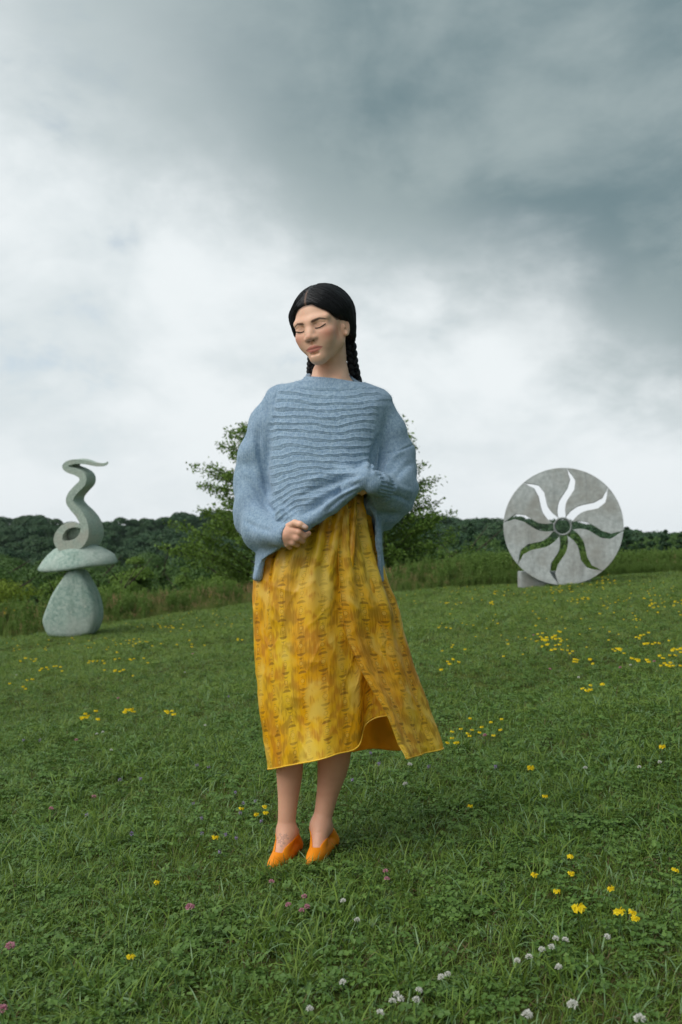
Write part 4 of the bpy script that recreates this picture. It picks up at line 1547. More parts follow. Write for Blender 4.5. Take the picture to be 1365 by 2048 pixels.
def lawn_points():
    out = []
    for y0, y1, dens, sc in ((1.15, 3.6, 620, 1.0), (3.6, 6.0, 460, 1.05), (6.0, 10.0, 300, 1.15), (10.0, 15.0, 190, 1.35), (15.0, 24.0, 130, 1.55)):
        xm = 1.05 * y1 + 2.5
        n = int((y1 - y0) * 2 * xm * dens)
        x_ = rg.uniform(-xm, xm, n)
        y_ = rg.uniform(y0, y1, n)
        k = ((np.abs(x_) < 0.46 * y_ + 1.0) | (rg.random(n) < 0.55)) & (np.abs(x_) < 1.05 * y_ + 2.5) & (y_ < lawn_edge(x_) + rg.normal(0, 0.2, n) + 0.3)
        x_, y_ = x_[k], y_[k]
        out.append(np.stack((x_, y_, sc * rg.uniform(0.75, 1.2, len(x_)), np.full(len(x_), sc)), 1))
    return np.concatenate(out)


LP = lawn_points()
keep = np.ones(len(LP), bool)
for ft in FEET:                                  # nothing grows through her shoes
    for t in np.linspace(-0.1, 1.15, 12):
        c = ft['heel'] * (1 - t) + ft['toe'] * t
        keep &= np.hypot(LP[:, 0] - c[0], LP[:, 1] - c[1]) > 0.038
LP = LP[keep]
extra = []
for ft in FEET:                                  # grass stands up round the toes and soles
    dr = ft['toe'] - ft['heel']
    for _ in range(26):
        c = ft['toe'] + dr * rg.uniform(-0.45, 0.30)
        sd = rg.choice([-1, 1])
        off = rg.uniform(0.030, 0.06) if (c[1] > ft['toe'][1]) else rg.uniform(0, 0.05)
        extra.append((c[0] + sd * off, c[1] - rg.uniform(0, 0.02), rg.uniform(0.55, 0.8), 1.0))
    for _ in range(24):
        extra.append((ft['toe'][0] + rg.uniform(-0.060, 0.060), ft['toe'][1] - rg.uniform(0.018, 0.085), rg.uniform(0.9, 1.2), 1.0))
LP = np.concatenate((LP, np.array(extra)))
pt = fbm(LP[:, :2], 1.6, 31, 3)
pt2 = fbm(LP[:, :2], 3.7, 32, 3)
r_ = rg.random(len(LP))
pick = np.where(pt > 0.30, rg.choice([4, 5, 8, 0, 1, 3], len(LP)), np.where(pt2 > 0.45, rg.choice([7, 7, 2, 1], len(LP)), rg.choice([0, 1, 0, 2, 3, 4, 5, 6, 7, 7], len(LP))))
far_light = sstep(LP[:, 1] + 2.2 * pt, 3.0, 11.0) * 0.75  # share of paler tufts, painting the lawn lighter with distance
pick = np.where(rg.random(len(LP)) < far_light, rg.choice([9, 9, 10, 11], len(LP)), pick)
hscale = LP[:, 2] * (0.85 + 0.25 * pt)
far_low = np.where(LP[:, 3] > 1.1, 0.85, 1.0)
gp = np.stack((LP[:, 0], LP[:, 1], ground_z(LP[:, 0], LP[:, 1])), 1)
grass = scatter('grass', TUFTS, gp, rg.uniform(0, 6.283, len(LP)), hscale * far_low, pick, rg.normal(0, 0.12, (len(LP), 2)))

# ------------------------------------------------------------------ the tall uncut grass along the lawn's edge
m_t1 = leaf_material('tall_grass_green', (0.150, 0.220, 0.042), (0.280, 0.350, 0.095), (0.280, 0.300, 0.110), 0.42)
m_t2 = leaf_material('seed_heads', (0.380, 0.220, 0.120), (0.500, 0.340, 0.200), (0.440, 0.300, 0.170), 0.1, 0.8, 0.1)
m_t3 = leaf_material('weed_leaf', (0.120, 0.215, 0.040), (0.230, 0.340, 0.085), (0.180, 0.270, 0.070), 0.40)
m_t4 = leaf_material('weed_flower', (0.55, 0.36, 0.03), (0.70, 0.50, 0.05), (0.6, 0.4, 0.05), 0.1)
TM = [m_t1, m_t2, m_t3, m_t4]


def tall(kind):
    it = [(*blades(34, 0.20, 0.60, 0.010, 0.8, 4, rg), 0)]
    if kind in (0, 1):
        n = 6 if kind == 0 else 3
        Vs = []
        for _ in range(n):
            a, r = rg.uniform(0, 6.283), 0.2 * math.sqrt(rg.random())
            h = rg.uniform(0.62, 0.98)
            b0 = np.array((r * math.cos(a), r * math.sin(a), 0))
            b1 = b0 + np.array((rg.normal() * 0.09, rg.normal() * 0.09, h))
            st_ = catmull([b0, (b0 + b1) / 2 + rg.normal(size=3) * 0.015, b1], 5)
            V_, Q_ = tube(st_, 0.0022, 3)
            it.append((V_, Q_, np.full(len(V_), rg.random()), 0))
            m = 26
            tt_ = rg.random(m)
            c = b1 - (b1 - b0) * (0.22 * tt_)[:, None] + rg.normal(0, 0.014, (m, 3))
            it.append((*leaf_quads(c, rg.normal(size=(m, 3)) + np.array((0, -0.8, 0)), 0.024, rg, 0.45), 1))
    if kind == 2:                                # leafy upright weeds
        for _ in range(7):
            a, r = rg.uniform(0, 6.283), 0.22 * math.sqrt(rg.random())
            h = rg.uniform(0.7, 1.15)
            b0 = np.array((r * math.cos(a), r * math.sin(a), 0))
            b1 = b0 + np.array((rg.normal() * 0.06, rg.normal() * 0.06, h))
            V_, Q_ = tube(np.array((b0, (b0 + b1) / 2, b1)), 0.004, 3)
            it.append((V_, Q_, np.full(len(V_), 0.3), 2))
            m = 60
            tt_ = rg.uniform(0.15, 1, m)
            an_ = rg.uniform(0, 6.283, m)
            rr_ = 0.065 * (1.15 - tt_ * 0.75)
            c = b0 + (b1 - b0) * tt_[:, None] + np.stack((np.cos(an_) * rr_, np.sin(an_) * rr_, 0.01 * rg.normal(size=m)), 1)
            it.append((*leaf_quads(c, np.stack((np.cos(an_) * 0.5, np.sin(an_) * 0.5, np.ones(m)), 1), 0.11, rg, 0.30, 0.35), 2))
    if kind == 3:                                # yellow-flowered weeds
        for _ in range(4):
            b1 = np.array((rg.normal() * 0.12, rg.normal() * 0.12, rg.uniform(0.5, 0.75)))
            m = 12
            it.append((*leaf_quads(b1 + rg.normal(0, 0.014, (m, 3)), rg.normal(size=(m, 3)) + np.array((0, 0, 1.5)), 0.020, rg, 0.8), 3))
    j = join(it)
    return proto('tall_grass_clump', j[0], j[1], j[2], TM, j[3])


TALL = [tall(k) for k in (0, 0, 1, 1, 2, 2, 3, 4)]
pts = []
for _ in range(1):
    n = 17000
    x_ = rg.uniform(-25, 25, n)
    e_ = lawn_edge(x_)
    dist = rg.random(n) ** 1.5 * 9.0
    y_ = e_ + 0.35 + dist
    pts.append(np.stack((x_, y_, dist), 1))
TP = np.concatenate(pts)
x_, y_, dist = TP.T
right = sstep(x_, 0.5, 3.0)
r_ = rg.random(len(TP))
pn = fbm(TP[:, :2], 0.9, 41, 3)
pick = np.where(r_ < 0.10 + 0.68 * right + 0.25 * (pn > 0.25), rg.choice([4, 5], len(TP)), np.where(rg.random(len(TP)) < 0.06, 6, np.where(pn > -0.15, rg.choice([0, 1, 2, 3], len(TP)), rg.choice([2, 3, 7, 7], len(TP)))))
size = rg.uniform(0.50, 0.85, len(TP)) * (0.42 + 0.58 * sstep(dist, 0.0, 1.6)) * (0.60 + 0.20 * sstep(x_, -1.0, 1.5) - 0.28 * sstep(x_, 3.5, 6.5) + 0.15 * pn)
ok = np.ones(len(TP), bool)
tp = np.stack((x_, y_, ground_z(x_, y_) - 0.02), 1)
tall_grass = scatter('tall_grass', TALL, tp, rg.uniform(0, 6.283, len(TP)), size, pick, rg.normal(0, 0.10, (len(TP), 2)))

for px, py, Y, k, sc_w, lab in ((48, 1246, 15.6, 4, 0.62, 'leafy green weed growing just left of the base stone'), (968, 1172, 19.4, 5, 0.75, 'tall leafy weed clump near the left rim of the disc'),
                                (890, 1180, 19.9, 4, 0.72, 'leafy weed clump midway between skirt and disc'), (14, 1262, 15.2, 6, 0.8, 'yellow-flowered weed at the left frame edge')):
    p = at(px, py, Y)
    t = thing('weed_plant', lab, 'weed', (p[0], Y, float(ground_z(p[0], Y)) - 0.01), None)
    t.scale = (sc_w * 0.8, sc_w * 0.8, sc_w)
    link('foliage', TALL[k], t)
# ------------------------------------------------------------------ the stacked stone sculpture with a rising ribbon
m_stone, b = material('pale_green_stone', 0.88, 0.2)
co = coords()
q1 = e_noise(co, 2.2, 5, 0.6)
q2 = e_noise(co, 22, 5, 0.65)
q3 = e_noise(e_mapping(co, (1, 1, 2.5)), 60, 4, 0.7)
sc_ = e_mix(smooth(q2, 0.3, 0.7), lin(132, 156, 146), lin(176, 192, 182))
sc_ = e_mix(smooth(q1, 0.42, 0.62, 0, 0.6), sc_, lin(188, 194, 186))
sc_ = e_mix(smooth(q3, 0.55, 0.68, 0, 0.75), sc_, lin(84, 108, 98))
sc_ = e_mix(smooth(e_noise(e_mapping(co, (3, 3, 0.5)), 1.6, 4, 0.6), 0.55, 0.72, 0, 0.55), sc_, lin(104, 128, 114))
sc_ = e_mix(smooth(e_noise(co, 9, 4, 0.7), 0.62, 0.72, 0, 0.6), sc_, lin(206, 212, 200))
plug(b, 'Base Color', sc_)
bump(b, q2 * 0.5 + q3 * 0.5, 0.55, 0.02)
m_stone2, b = material('carved_grey_green_stone', 0.85, 0.2)
co = coords()
q1 = e_noise(co, 4, 5, 0.6)
q2 = e_noise(co, 40, 4, 0.65)
sc_ = e_mix(smooth(q2, 0.3, 0.7), lin(152, 166, 155), lin(186, 198, 186))
sc_ = e_mix(smooth(q1, 0.42, 0.65, 0, 0.55), sc_, lin(190, 182, 170))
plug(b, 'Base Color', sc_)
bump(b, q2, 0.35, 0.012)

YS = 14.6
SM = YS / FPX                                     # metres per photograph pixel at the sculpture
s0 = at(146, 1270, YS)
sculpture = thing('stone_sculpture', 'pale green stone sculpture: upright boulder, flat cap stone and rising wavy ribbon', 'sculpture',
                  (s0[0], YS, float(ground_z(s0[0], YS))))
SO = np.array(sculpture.location)


def slab(name, outline, y_front, depth_v, taper, mat, n=72, back_shift=(0, 0)):
    """a stone slab: an outline (photograph pixels at the sculpture) with rounded arrises, depth and a shifted back face"""
    o_ = catmull(list(outline) + [outline[0]], n + 1)[:-1]
    P = np.array([at(a, c, YS + y_front + 0.05) for a, c in o_])
    cen = P.mean(0)
    rings = []
    for f_, ins in ((0.0, 0.55), (0.0, 0.80), (0.012, 0.90), (0.05, 0.965), (0.13, 1.0), (0.5, 1.0), (0.85, taper + (1 - taper) * 0.4), (0.95, taper), (1.0, taper * 0.93), (1.0, taper * 0.6)):
        q = cen + (P - cen) * ins
        q[:, 1] = YS + y_front + depth_v * f_ + (0.02 if ins < 0.6 else 0) * (-1 if f_ < 0.5 else 1)
        q[:, 0] += back_shift[0] * f_
        q[:, 2] += back_shift[1] * f_
        rings.append(q)
    V_ = np.concatenate(rings)
    Qs = []
    for r in range(len(rings) - 1):
        for i in range(n):
            k = (i + 1) % n
            Qs.append((r * n + i, r * n + k, (r + 1) * n + k, (r + 1) * n + i))
    V_ = np.concatenate((V_, [rings[0].mean(0) + v3(0, -0.02, 0), rings[-1].mean(0)]))
    a0, a1 = len(V_) - 2, len(V_) - 1
    T3 = [(a0, (i + 1) % n, i) for i in range(n)] + [(a1, (len(rings) - 1) * n + i, (len(rings) - 1) * n + (i + 1) % n) for i in range(n)]
    V_ = V_ + fbm(V_, 5.0, 51, 3)[:, None] * np.array((0.012, 0.02, 0.010))
    me = mesh_from(name, V_ - SO, [np.array(Qs), np.array(T3)], [mat])
    return link(name, me, sculpture)


base_o = [(88, 1225), (83, 1243), (88, 1262), (97, 1274), (120, 1277), (150, 1276), (176, 1271), (185, 1258), (190, 1236), (187, 1205), (178, 1178), (165, 1155), (153, 1140), (143, 1137), (134, 1143), (121, 1162), (103, 1190)]
slab('base_stone', base_o, -0.28, 0.62, 0.90, m_stone, back_shift=(0.03, 0.0))
# cap stone: a domed lens, flat and hollow underneath, its far side showing on the right
na, nr = 64, 14
cc = at(154, 1120, YS)
V_, Qs = [], []
prof_t = [(0.0, 0.30), (0.18, 0.295), (0.36, 0.272), (0.55, 0.225), (0.72, 0.160), (0.86, 0.090), (0.95, 0.035), (1.0, 0.0), (0.985, -0.022), (0.93, -0.036), (0.78, -0.030), (0.55, -0.015), (0.3, -0.01), (0.0, -0.01)]
for r_, h_ in prof_t:
    for i in range(na):
        a = i / na * 2 * math.pi
        ex = 0.545 * (1 + 0.05 * math.cos(a * 2 + 0.5) + 0.03 * math.sin(3 * a))
        fat = 0.075 * max(0.0, math.cos(a)) ** 1.5 * (1 if h_ <= 0.0 and r_ > 0.6 else 0)
        V_.append((ex * r_ * math.cos(a), 0.42 * r_ * math.sin(a) + 0.03, h_ * (1 - 0.12 * math.cos(a) * r_) - fat))
for r in range(len(prof_t) - 1):
    for i in range(na):
        k = (i + 1) % na
        Qs.append((r * na + i, r * na + k, (r + 1) * na + k, (r + 1) * na + i)[::-1])
V_ = np.array(V_)
V_[:, 2] += -0.030
mt = np.array(Matrix.Rotation(rad(-7.5), 3, 'Y') @ Matrix.Rotation(rad(9), 3, 'X') @ Matrix.Rotation(rad(14), 3, 'Z'))
V_ = V_ @ mt.T + cc + v3(0, 0.03, -0.015)
V_ = V_ + fbm(V_, 4.0, 53, 3)[:, None] * np.array((0.01, 0.012, 0.010))
link('cap_stone', mesh_from('cap_stone', V_ - SO, np.array(Qs), [m_stone]), sculpture)
# ribbon: front edge drawn from the scroll at its foot to the flick at its tip, carved deep
path = [  # px, py, half width px, depth of the carving in m, sideways run of the carving in px
    (161, 1054, 3.0, 0.20, -6), (154, 1050, 4.5, 0.24, -4), (143, 1050, 5.5, 0.28, -2), (131, 1054, 6.5, 0.32, 4), (121, 1065, 8.0, 0.36, 12), (117, 1079, 9.5, 0.40, 20), (123, 1091, 11.0, 0.42, 28), (138, 1093, 12.0, 0.44, 32), (156, 1087, 12.0, 0.44, 33),
    (168, 1070, 9.8, 0.42, 32), (169, 1050, 8.4, 0.40, 28), (160, 1031, 8.2, 0.36, 25), (147, 1015, 8.0, 0.32, 22), (140, 1003, 7.8, 0.30, 22), (143, 990, 7.8, 0.29, 22), (154, 977, 7.8, 0.28, 21), (165, 965, 7.6, 0.27, 20), (164, 953, 7.2, 0.26, 20),
    (151, 945, 6.6, 0.26, 22), (136, 940, 6.2, 0.26, 24), (130, 933, 5.8, 0.26, 24), (138, 926, 5.2, 0.25, 22), (154, 923.5, 4.8, 0.22, 16), (172, 925, 4.3, 0.17, 10), (190, 929, 3.8, 0.10, 4), (204, 930, 3.2, 0.07, 2), (212, 928, 2.4, 0.05, 1), (216, 924, 1.4, 0.03, 0)]
pp = catmull(path, 220)
T = np.gradient(pp[:, :2], axis=0)
T /= np.linalg.norm(T, axis=1, keepdims=True)
Nn = np.stack((-T[:, 1], T[:, 0]), 1)
V_, Qs = [], []
cs = [(-1, 0.04), (-0.93, 0.0), (-0.4, 0.0), (0.4, 0.0), (0.93, 0.0), (1, 0.04), (1, 0.5), (1, 0.96), (0.9, 1.0), (-0.9, 1.0), (-1, 0.96), (-1, 0.5)]
for i in range(220):
    px0, py0, hw, dp, run = pp[i]
    for a, f_ in cs:
        qx = px0 + Nn[i, 0] * hw * a + run * max(f_, 0)
        qy = py0 + Nn[i, 1] * hw * a - run * 0.10 * max(f_, 0)
        V_.append(at(qx, qy, YS - 0.18 + dp * f_))
nc = len(cs)
for i in range(219):
    for k in range(nc):
        kk = (k + 1) % nc
        Qs.append((i * nc + k, i * nc + kk, (i + 1) * nc + kk, (i + 1) * nc + k))
V_ = np.array(V_)
caps = [np.array([range(nc)][0:1]), np.array([[219 * nc + k for k in range(nc)][::-1]])]
Qs = np.array(Qs)
V_ = V_ + fbm(V_, 9.0, 57, 2)[:, None] * 0.005
rb = mesh_from('ribbon', V_ - SO, [Qs, caps[0], caps[1]], [m_stone2])
kv, kq = [], []
for j in range(11):
    for i in range(24):
        a_, c_ = i / 24 * 2 * math.pi, (j + 0.5) / 11 * math.pi
        kv.append(at(147, 1071, YS) + v3(0.110 * math.sin(c_) * math.cos(a_), 0.06 + 0.05 * math.sin(c_) * math.sin(a_), 0.105 * math.cos(c_)) - SO)
for j in range(10):
    for i in range(24):
        k = (i + 1) % 24
        kq.append((j * 24 + i, j * 24 + k, (j + 1) * 24 + k, (j + 1) * 24 + i)[::-1])
link('scroll_core', mesh_from('scroll_core', np.array(kv), np.array(kq), [m_stone2]), sculpture)
rb.set_sharp_from_angle(angle=rad(38))
link('ribbon', rb, sculpture)

# ------------------------------------------------------------------ the concrete sun disc
m_conc, b = material('weathered_concrete', 0.9, 0.2)
co = coords()
q1 = e_noise(co, 1.6, 5, 0.6, 0.4)
q2 = e_noise(co, 14, 5, 0.65)
q3 = e_noise(e_mapping(co, (1, 1, 3.0)), 34, 3, 0.6)
cc_ = e_mix(smooth(q2, 0.3, 0.7), lin(160, 165, 165), lin(190, 194, 194))
cc_ = e_mix(smooth(q1, 0.40, 0.66, 0, 0.7), cc_, lin(146, 143, 136))
cc_ = e_mix(smooth(e_noise(e_mapping(co, (2.4, 2.4, 0.5)), 2.0, 4, 0.6), 0.56, 0.70, 0, 0.5), cc_, lin(128, 130, 128))
cc_ = e_mix(smooth(q3, 0.70, 0.78, 0, 0.5), cc_, lin(104, 104, 98))
plug(b, 'Base Color', cc_)
bump(b, q2 * 0.6 + q3 * 0.4, 0.35, 0.01)
m_hub, b = material('hub_metal', 0.55, 0.5)
plug(b, 'Base Color', e_mix(e_noise(coords(), 20, 3), lin(120, 124, 124), lin(148, 152, 150)))
b.inputs['Metallic'].default_value = 0.3

YD = 17.0
DM = YD / FPX
dc = at(1126, 1053, YD)
RD = 117.0 * DM
disc = thing('sun_disc', 'round grey concrete disc pierced by eight wavy rays, standing on the slope', 'sculpture',
             (dc[0], YD, float(ground_z(dc[0], YD))))
DO = np.array(disc.location)
dyaw = np.array(Matrix.Rotation(rad(-14), 3, 'Z') @ Matrix.Rotation(rad(0), 3, 'Y'))
TH = 0.15


def d_off(rn):
    return np.radians(np.interp(rn, (0.16, 0.28, 0.41, 0.55, 0.655, 0.81, 0.92, 1.0), (10.5, 11.0, 6.5, -2.0, -6.3, -6.2, -1.0, 2.0)))


def d_half(rn):
    return np.interp(rn, (0.16, 0.25, 0.45, 0.65, 0.80, 0.90, 0.945, 1.0), (0.066, 0.066, 0.063, 0.058, 0.045, 0.026, 0.007, 0.0035))


tips = [129 + 45 * k for k in range(8)]
rn = np.concatenate((np.linspace(0.155, 0.95, 46), (0.975, 1.0)))
nt_ = 16
sep = []
for k in range(8):
    a_lo = np.radians(tips[k]) + d_off(rn) + d_half(rn) / rn
    a_hi = np.radians(tips[k] + 45) + d_off(rn) - d_half(rn) / rn
    th_ = a_lo[:, None] + (a_hi - a_lo)[:, None] * np.linspace(0, 1, nt_)[None]
    xg = RD * rn[:, None] * np.cos(th_)
    zg = RD * rn[:, None] * np.sin(th_)
    n1, n2 = xg.shape
    bev = 0.008
    V_, Qs = [], []
    rim = np.concatenate([np.arange(n2), (np.arange(1, n1)) * n2 + n2 - 1, (n1 - 1) * n2 + np.arange(n2 - 2, -1, -1), np.arange(n1 - 2, 0, -1) * n2])
    F_ = np.stack((xg.ravel(), np.full(xg.size, -TH / 2), zg.ravel()), 1)
    Bk = F_ + v3(0, TH, 0)
    # arris: the face outline drawn in a little, the side walls full size
    cen = F_.mean(0)
    wall_f = F_[rim] + v3(0, bev, 0)
    wall_b = Bk[rim] - v3(0, bev, 0)
    Fi = F_.copy()
    tang = np.roll(F_[rim], -1, 0) - np.roll(F_[rim], 1, 0)
    nrm = np.stack((tang[:, 2], tang[:, 1] * 0, -tang[:, 0]), 1)
    nrm /= np.linalg.norm(nrm, axis=1, keepdims=True) + 1e-9
    if ((F_[rim] - cen) * nrm).sum() < 0:
        nrm = -nrm
    Fi[rim] -= nrm * bev * 0.7
    Bi = Bk.copy()
    Bi[rim] -= nrm * bev * 0.7
    V_ = np.concatenate((Fi, Bi, wall_f, wall_b))
    nF, nR = len(F_), len(rim)
    ii, jj = [a.ravel() for a in np.meshgrid(np.arange(n1 - 1), np.arange(n2 - 1), indexing='ij')]
    q = np.stack((ii * n2 + jj, ii * n2 + jj + 1, (ii + 1) * n2 + jj + 1, (ii + 1) * n2 + jj), 1)
    ra = np.arange(nR)
    rb_ = (ra + 1) % nR
    Qs = np.concatenate((q, q[:, ::-1] + nF,
                         np.stack((rim[ra], 2 * nF + ra, 2 * nF + rb_, rim[rb_]), 1),
                         np.stack((2 * nF + ra, 2 * nF + nR + ra, 2 * nF + nR + rb_, 2 * nF + rb_), 1),
                         np.stack((2 * nF + nR + ra, nF + rim[ra], nF + rim[rb_], 2 * nF + nR + rb_), 1)))
    fn_ = np.cross(V_[q[0, 2]] - V_[q[0, 0]], V_[q[0, 3]] - V_[q[0, 1]])
    if fn_[1] > 0:
        Qs = Qs[:, ::-1]
    V_ = V_ @ dyaw.T + dc
    o = link('ray_panel', mesh_from('ray_panel', V_ - DO, Qs, [m_conc], False), disc)


def lathe_ring(prof, n=64):
    V_, Qs = [], []
    for r, yy in prof:
        for i in range(n):
            a = i / n * 2 * math.pi
            V_.append((r * math.cos(a), yy, r * math.sin(a)))
    m = len(prof)
    for j in range(m):
        for i in range(n):
            k, jn = (i + 1) % n, (j + 1) % m
            Qs.append((j * n + i, j * n + k, jn * n + k, jn * n + i))
    return np.array(V_), np.array(Qs)


hr = RD * 0.158
V_, Qs = lathe_ring([(hr, -TH / 2 - 0.012), (hr * 1.0, TH / 2 + 0.012), (hr * 0.80, TH / 2 + 0.012), (hr * 0.78, 0.0), (hr * 0.80, -TH / 2 - 0.02), (hr * 0.95, -TH / 2 - 0.02)])
link('hub_ring', mesh_from('hub_ring', V_ @ dyaw.T + dc - DO, Qs, [m_hub]), disc)
# the footing and the paving stone that show at its foot


def block(name, lo, hi, mat, parent, bev=0.012, yaw=0.0):
    lo, hi = np.array(lo, float), np.array(hi, float)
    c, h = (lo + hi) / 2, (hi - lo) / 2
    V_ = []
    for dz_, ins in ((-1, 0), (1, 0)):
        pass
    pts_ = []
    for sz_ in (-1, 1):
        for lvl, ins in ((1.0, bev), (1.0 - bev / h[2], 0.0)):
            z_ = sz_ * h[2] * lvl
            for sx_, sy_ in ((-1, -1), (1, -1), (1, 1), (-1, 1)):
                pts_.append((sx_ * (h[0] - ins), sy_ * (h[1] - ins), z_))
    V_ = np.array(pts_)
    idx_ = [0, 4, 12, 8]
    Qs = [(3, 2, 1, 0), (8, 9, 10, 11)]
    for a, c2 in ((0, 4), (4, 12), (12, 8)):
        for i in range(4):
            k = (i + 1) % 4
            Qs.append((a + i, a + k, c2 + k, c2 + i))
    V_ = V_ @ np.array(Matrix.Rotation(yaw, 3, 'Z')).T + c
    return link(name, mesh_from(name, V_ - DO, np.array(Qs), [mat], False), parent)


f1, f2 = at(1052, 1142, YD - 0.05), at(1092, 1166, YD - 0.05)
gz = float(ground_z(f1[0], YD))
block('footing', (f1[0] - 0.02, YD + 0.27, gz - 0.3), (at(1190, 1142, YD)[0], YD + 0.62, f1[2] - 0.02), m_conc, disc)
pv = on_ground(1043, 1163)
stone = thing('paving_stone', 'small pale flat stone lying in the grass left of the disc footing', 'stone', pv)
ps_v = []
P_OFF2 = DO
DO = np.array(pv)
block('slab', pv + v3(-0.13, -0.12, -0.05), pv + v3(0.14, 0.14, 0.045), m_conc, stone, 0.02, 0.3)
DO = P_OFF2
# ------------------------------------------------------------------ trees
m_bark, b = material('bark', 0.95, 0.1)
plug(b, 'Base Color', e_mix(e_noise(e_mapping(coords(), (6, 6, 1)), 4, 4), (0.035, 0.028, 0.020), (0.085, 0.070, 0.055)))
m_lf_a = leaf_material('leaf_mid_green', (0.085, 0.165, 0.024), (0.165, 0.265, 0.046), (0.140, 0.225, 0.034), 0.25)
m_lf_b = leaf_material('leaf_dark_green', (0.044, 0.100, 0.022), (0.094, 0.170, 0.038), (0.074, 0.145, 0.030), 0.2)
m_lf_c = leaf_material('leaf_yellow_green', (0.150, 0.220, 0.022), (0.240, 0.320, 0.038), (0.200, 0.270, 0.030), 0.3)
m_lf_d = leaf_material('needle_dark', (0.028, 0.070, 0.032), (0.058, 0.118, 0.052), (0.046, 0.098, 0.042), 0.1)
m_lf_f = leaf_material('leaf_far', (0.030, 0.072, 0.030), (0.062, 0.116, 0.042), (0.036, 0.090, 0.044), 0.1)  # bluish tone puts the haze of distance into the leaf colour
rt = np.random.default_rng(77)


def trunk_mesh(h, r, limbs, rng):
    st = catmull([(0, 0, -0.4), (rng.normal() * 0.02 * h, rng.normal() * 0.02 * h, h * 0.35), (rng.normal() * 0.03 * h, rng.normal() * 0.03 * h, h * 0.9)], 10)
    parts = [tube(st, np.linspace(r, r * 0.25, 10), 7)]
    ends = []
    for _ in range(limbs):
        k = rng.integers(3, 9)
        b0 = st[k]
        a = rng.uniform(0, 6.283)
        L_ = h * rng.uniform(0.18, 0.36)
        e_ = b0 + np.array((math.cos(a) * L_, math.sin(a) * L_, L_ * rng.uniform(0.3, 0.9)))
        md = (b0 + e_) / 2 + np.array((0, 0, -0.05 * L_))
        parts.append(tube(catmull([b0, md, e_], 5), np.linspace(r * 0.35, r * 0.08, 5), 5))
        ends.append(e_)
    V_, Q_ = merge(parts)
    return V_, Q_, np.array(ends)


def broadleaf(h, w, n_lobe, n_leaf, leaf, mat, rng, base=0.18, loose=0.25, shape='round'):
    """(crown mesh, trunk mesh): leaves spread on and in overlapping lobes"""
    P, N = [], []
    lobes = []
    for _ in range(n_lobe):
        t = rng.random()
        if shape == 'round':
            zc = h * (base + 0.12 + (0.86 - base - 0.12) * t)
            wid = w * 0.5 * math.sin(math.pi * (0.16 + 0.74 * (zc / h - base) / (1 - base)))
        else:
            zc = h * (base + (0.95 - base) * t)
            wid = w * 0.5 * (1.06 - (zc / h - base) / (1 - base)) ** 0.75
        a = rng.uniform(0, 6.283)
        rr = wid * rng.uniform(0.15, 0.85)
        lr = w * rng.uniform(0.12, 0.25) * (1.0 if shape == 'round' else 0.6 + 0.5 * (1 - zc / h))
        lobes.append((rr * math.cos(a), rr * math.sin(a), min(zc, h - lr * 0.75), lr))
    tot = sum(l[3] ** 2 for l in lobes)
    for lx, ly, lz, lr in lobes:
        m = max(8, int(n_leaf * lr ** 2 / tot))
        dd = rng.normal(size=(m, 3))
        dd /= np.linalg.norm(dd, axis=1, keepdims=True)
        dd[:, 2] = np.abs(dd[:, 2]) * 0.9 - 0.25 * rng.random(m)
        rad_ = lr * (1 - loose * rng.random(m) ** 0.7 + 0.35 * loose * rng.normal(size=m))
        c = np.array((lx, ly, lz)) + dd * rad_[:, None] * np.array((1, 1, 0.8))
        P.append(c)
        N.append(dd + rng.normal(0, 0.33, (m, 3)) + np.array((0, 0, 0.30)))
    P, N = np.concatenate(P), np.concatenate(N)
    V_, Q_, R_q = leaf_quads(P, N, leaf, rng, 0.62, 0.3)
    crown = proto('crown', V_, Q_, R_q, [mat])
    tv_, tq_, _ = trunk_mesh(h, 0.022 * h, 7, rng)
    trunk = mesh_from('trunk', tv_, tq_, [m_bark])
    return crown, trunk


def conifer(h, w, n, leaf, mat, rng):
    t = rng.random(n) ** 0.8
    whorl = np.round(t * 13) / 13 + rng.normal(0, 0.010, n)
    tz = np.clip(1 - whorl, 0, 1)
    a = np.round(rng.uniform(0, 9, n)) / 9 * 6.283 + whorl * 40 + rng.normal(0, 0.16, n)
    rr = w * 0.5 * (whorl * 0.95 + 0.05) * rng.random(n) ** 0.6 * (0.8 + 0.3 * np.sin(a * 3 + whorl * 30))
    P = np.stack((rr * np.cos(a), rr * np.sin(a), h * (0.08 + 0.92 * tz) + 0.18 * rr - 0.0), 1)
    N = np.stack((0.5 * np.cos(a), 0.5 * np.sin(a), np.ones(n)), 1) + rng.normal(0, 0.4, (n, 3))
    V_, Q_, R_q = leaf_quads(P, N, leaf, rng, 0.35, 0.4)
    crown = proto('crown', V_, Q_, R_q, [mat])
    V2, Q2 = tube(np.array(((0, 0, -0.4), (0, 0, h * 0.5), (0, 0, h * 0.97))), (0.02 * h, 0.012 * h, 0.003 * h), 6)
    return crown, mesh_from('trunk', V2, Q2, [m_bark])


def place_tree(name, meshes, x, y, z, s, rz, label, cat='tree', group=None):
    t = thing(name, label, cat, (x, y, z), group)
    t.rotation_euler = (0, 0, rz)
    t.scale = s if isinstance(s, tuple) else (s, s, s)
    link('trunk', meshes[1], t)
    link('crown', meshes[0], t)
    return t


ORD = ('first', 'second', 'third', 'fourth', 'fifth', 'sixth', 'seventh', 'eighth', 'ninth', 'tenth', 'eleventh', 'twelfth')
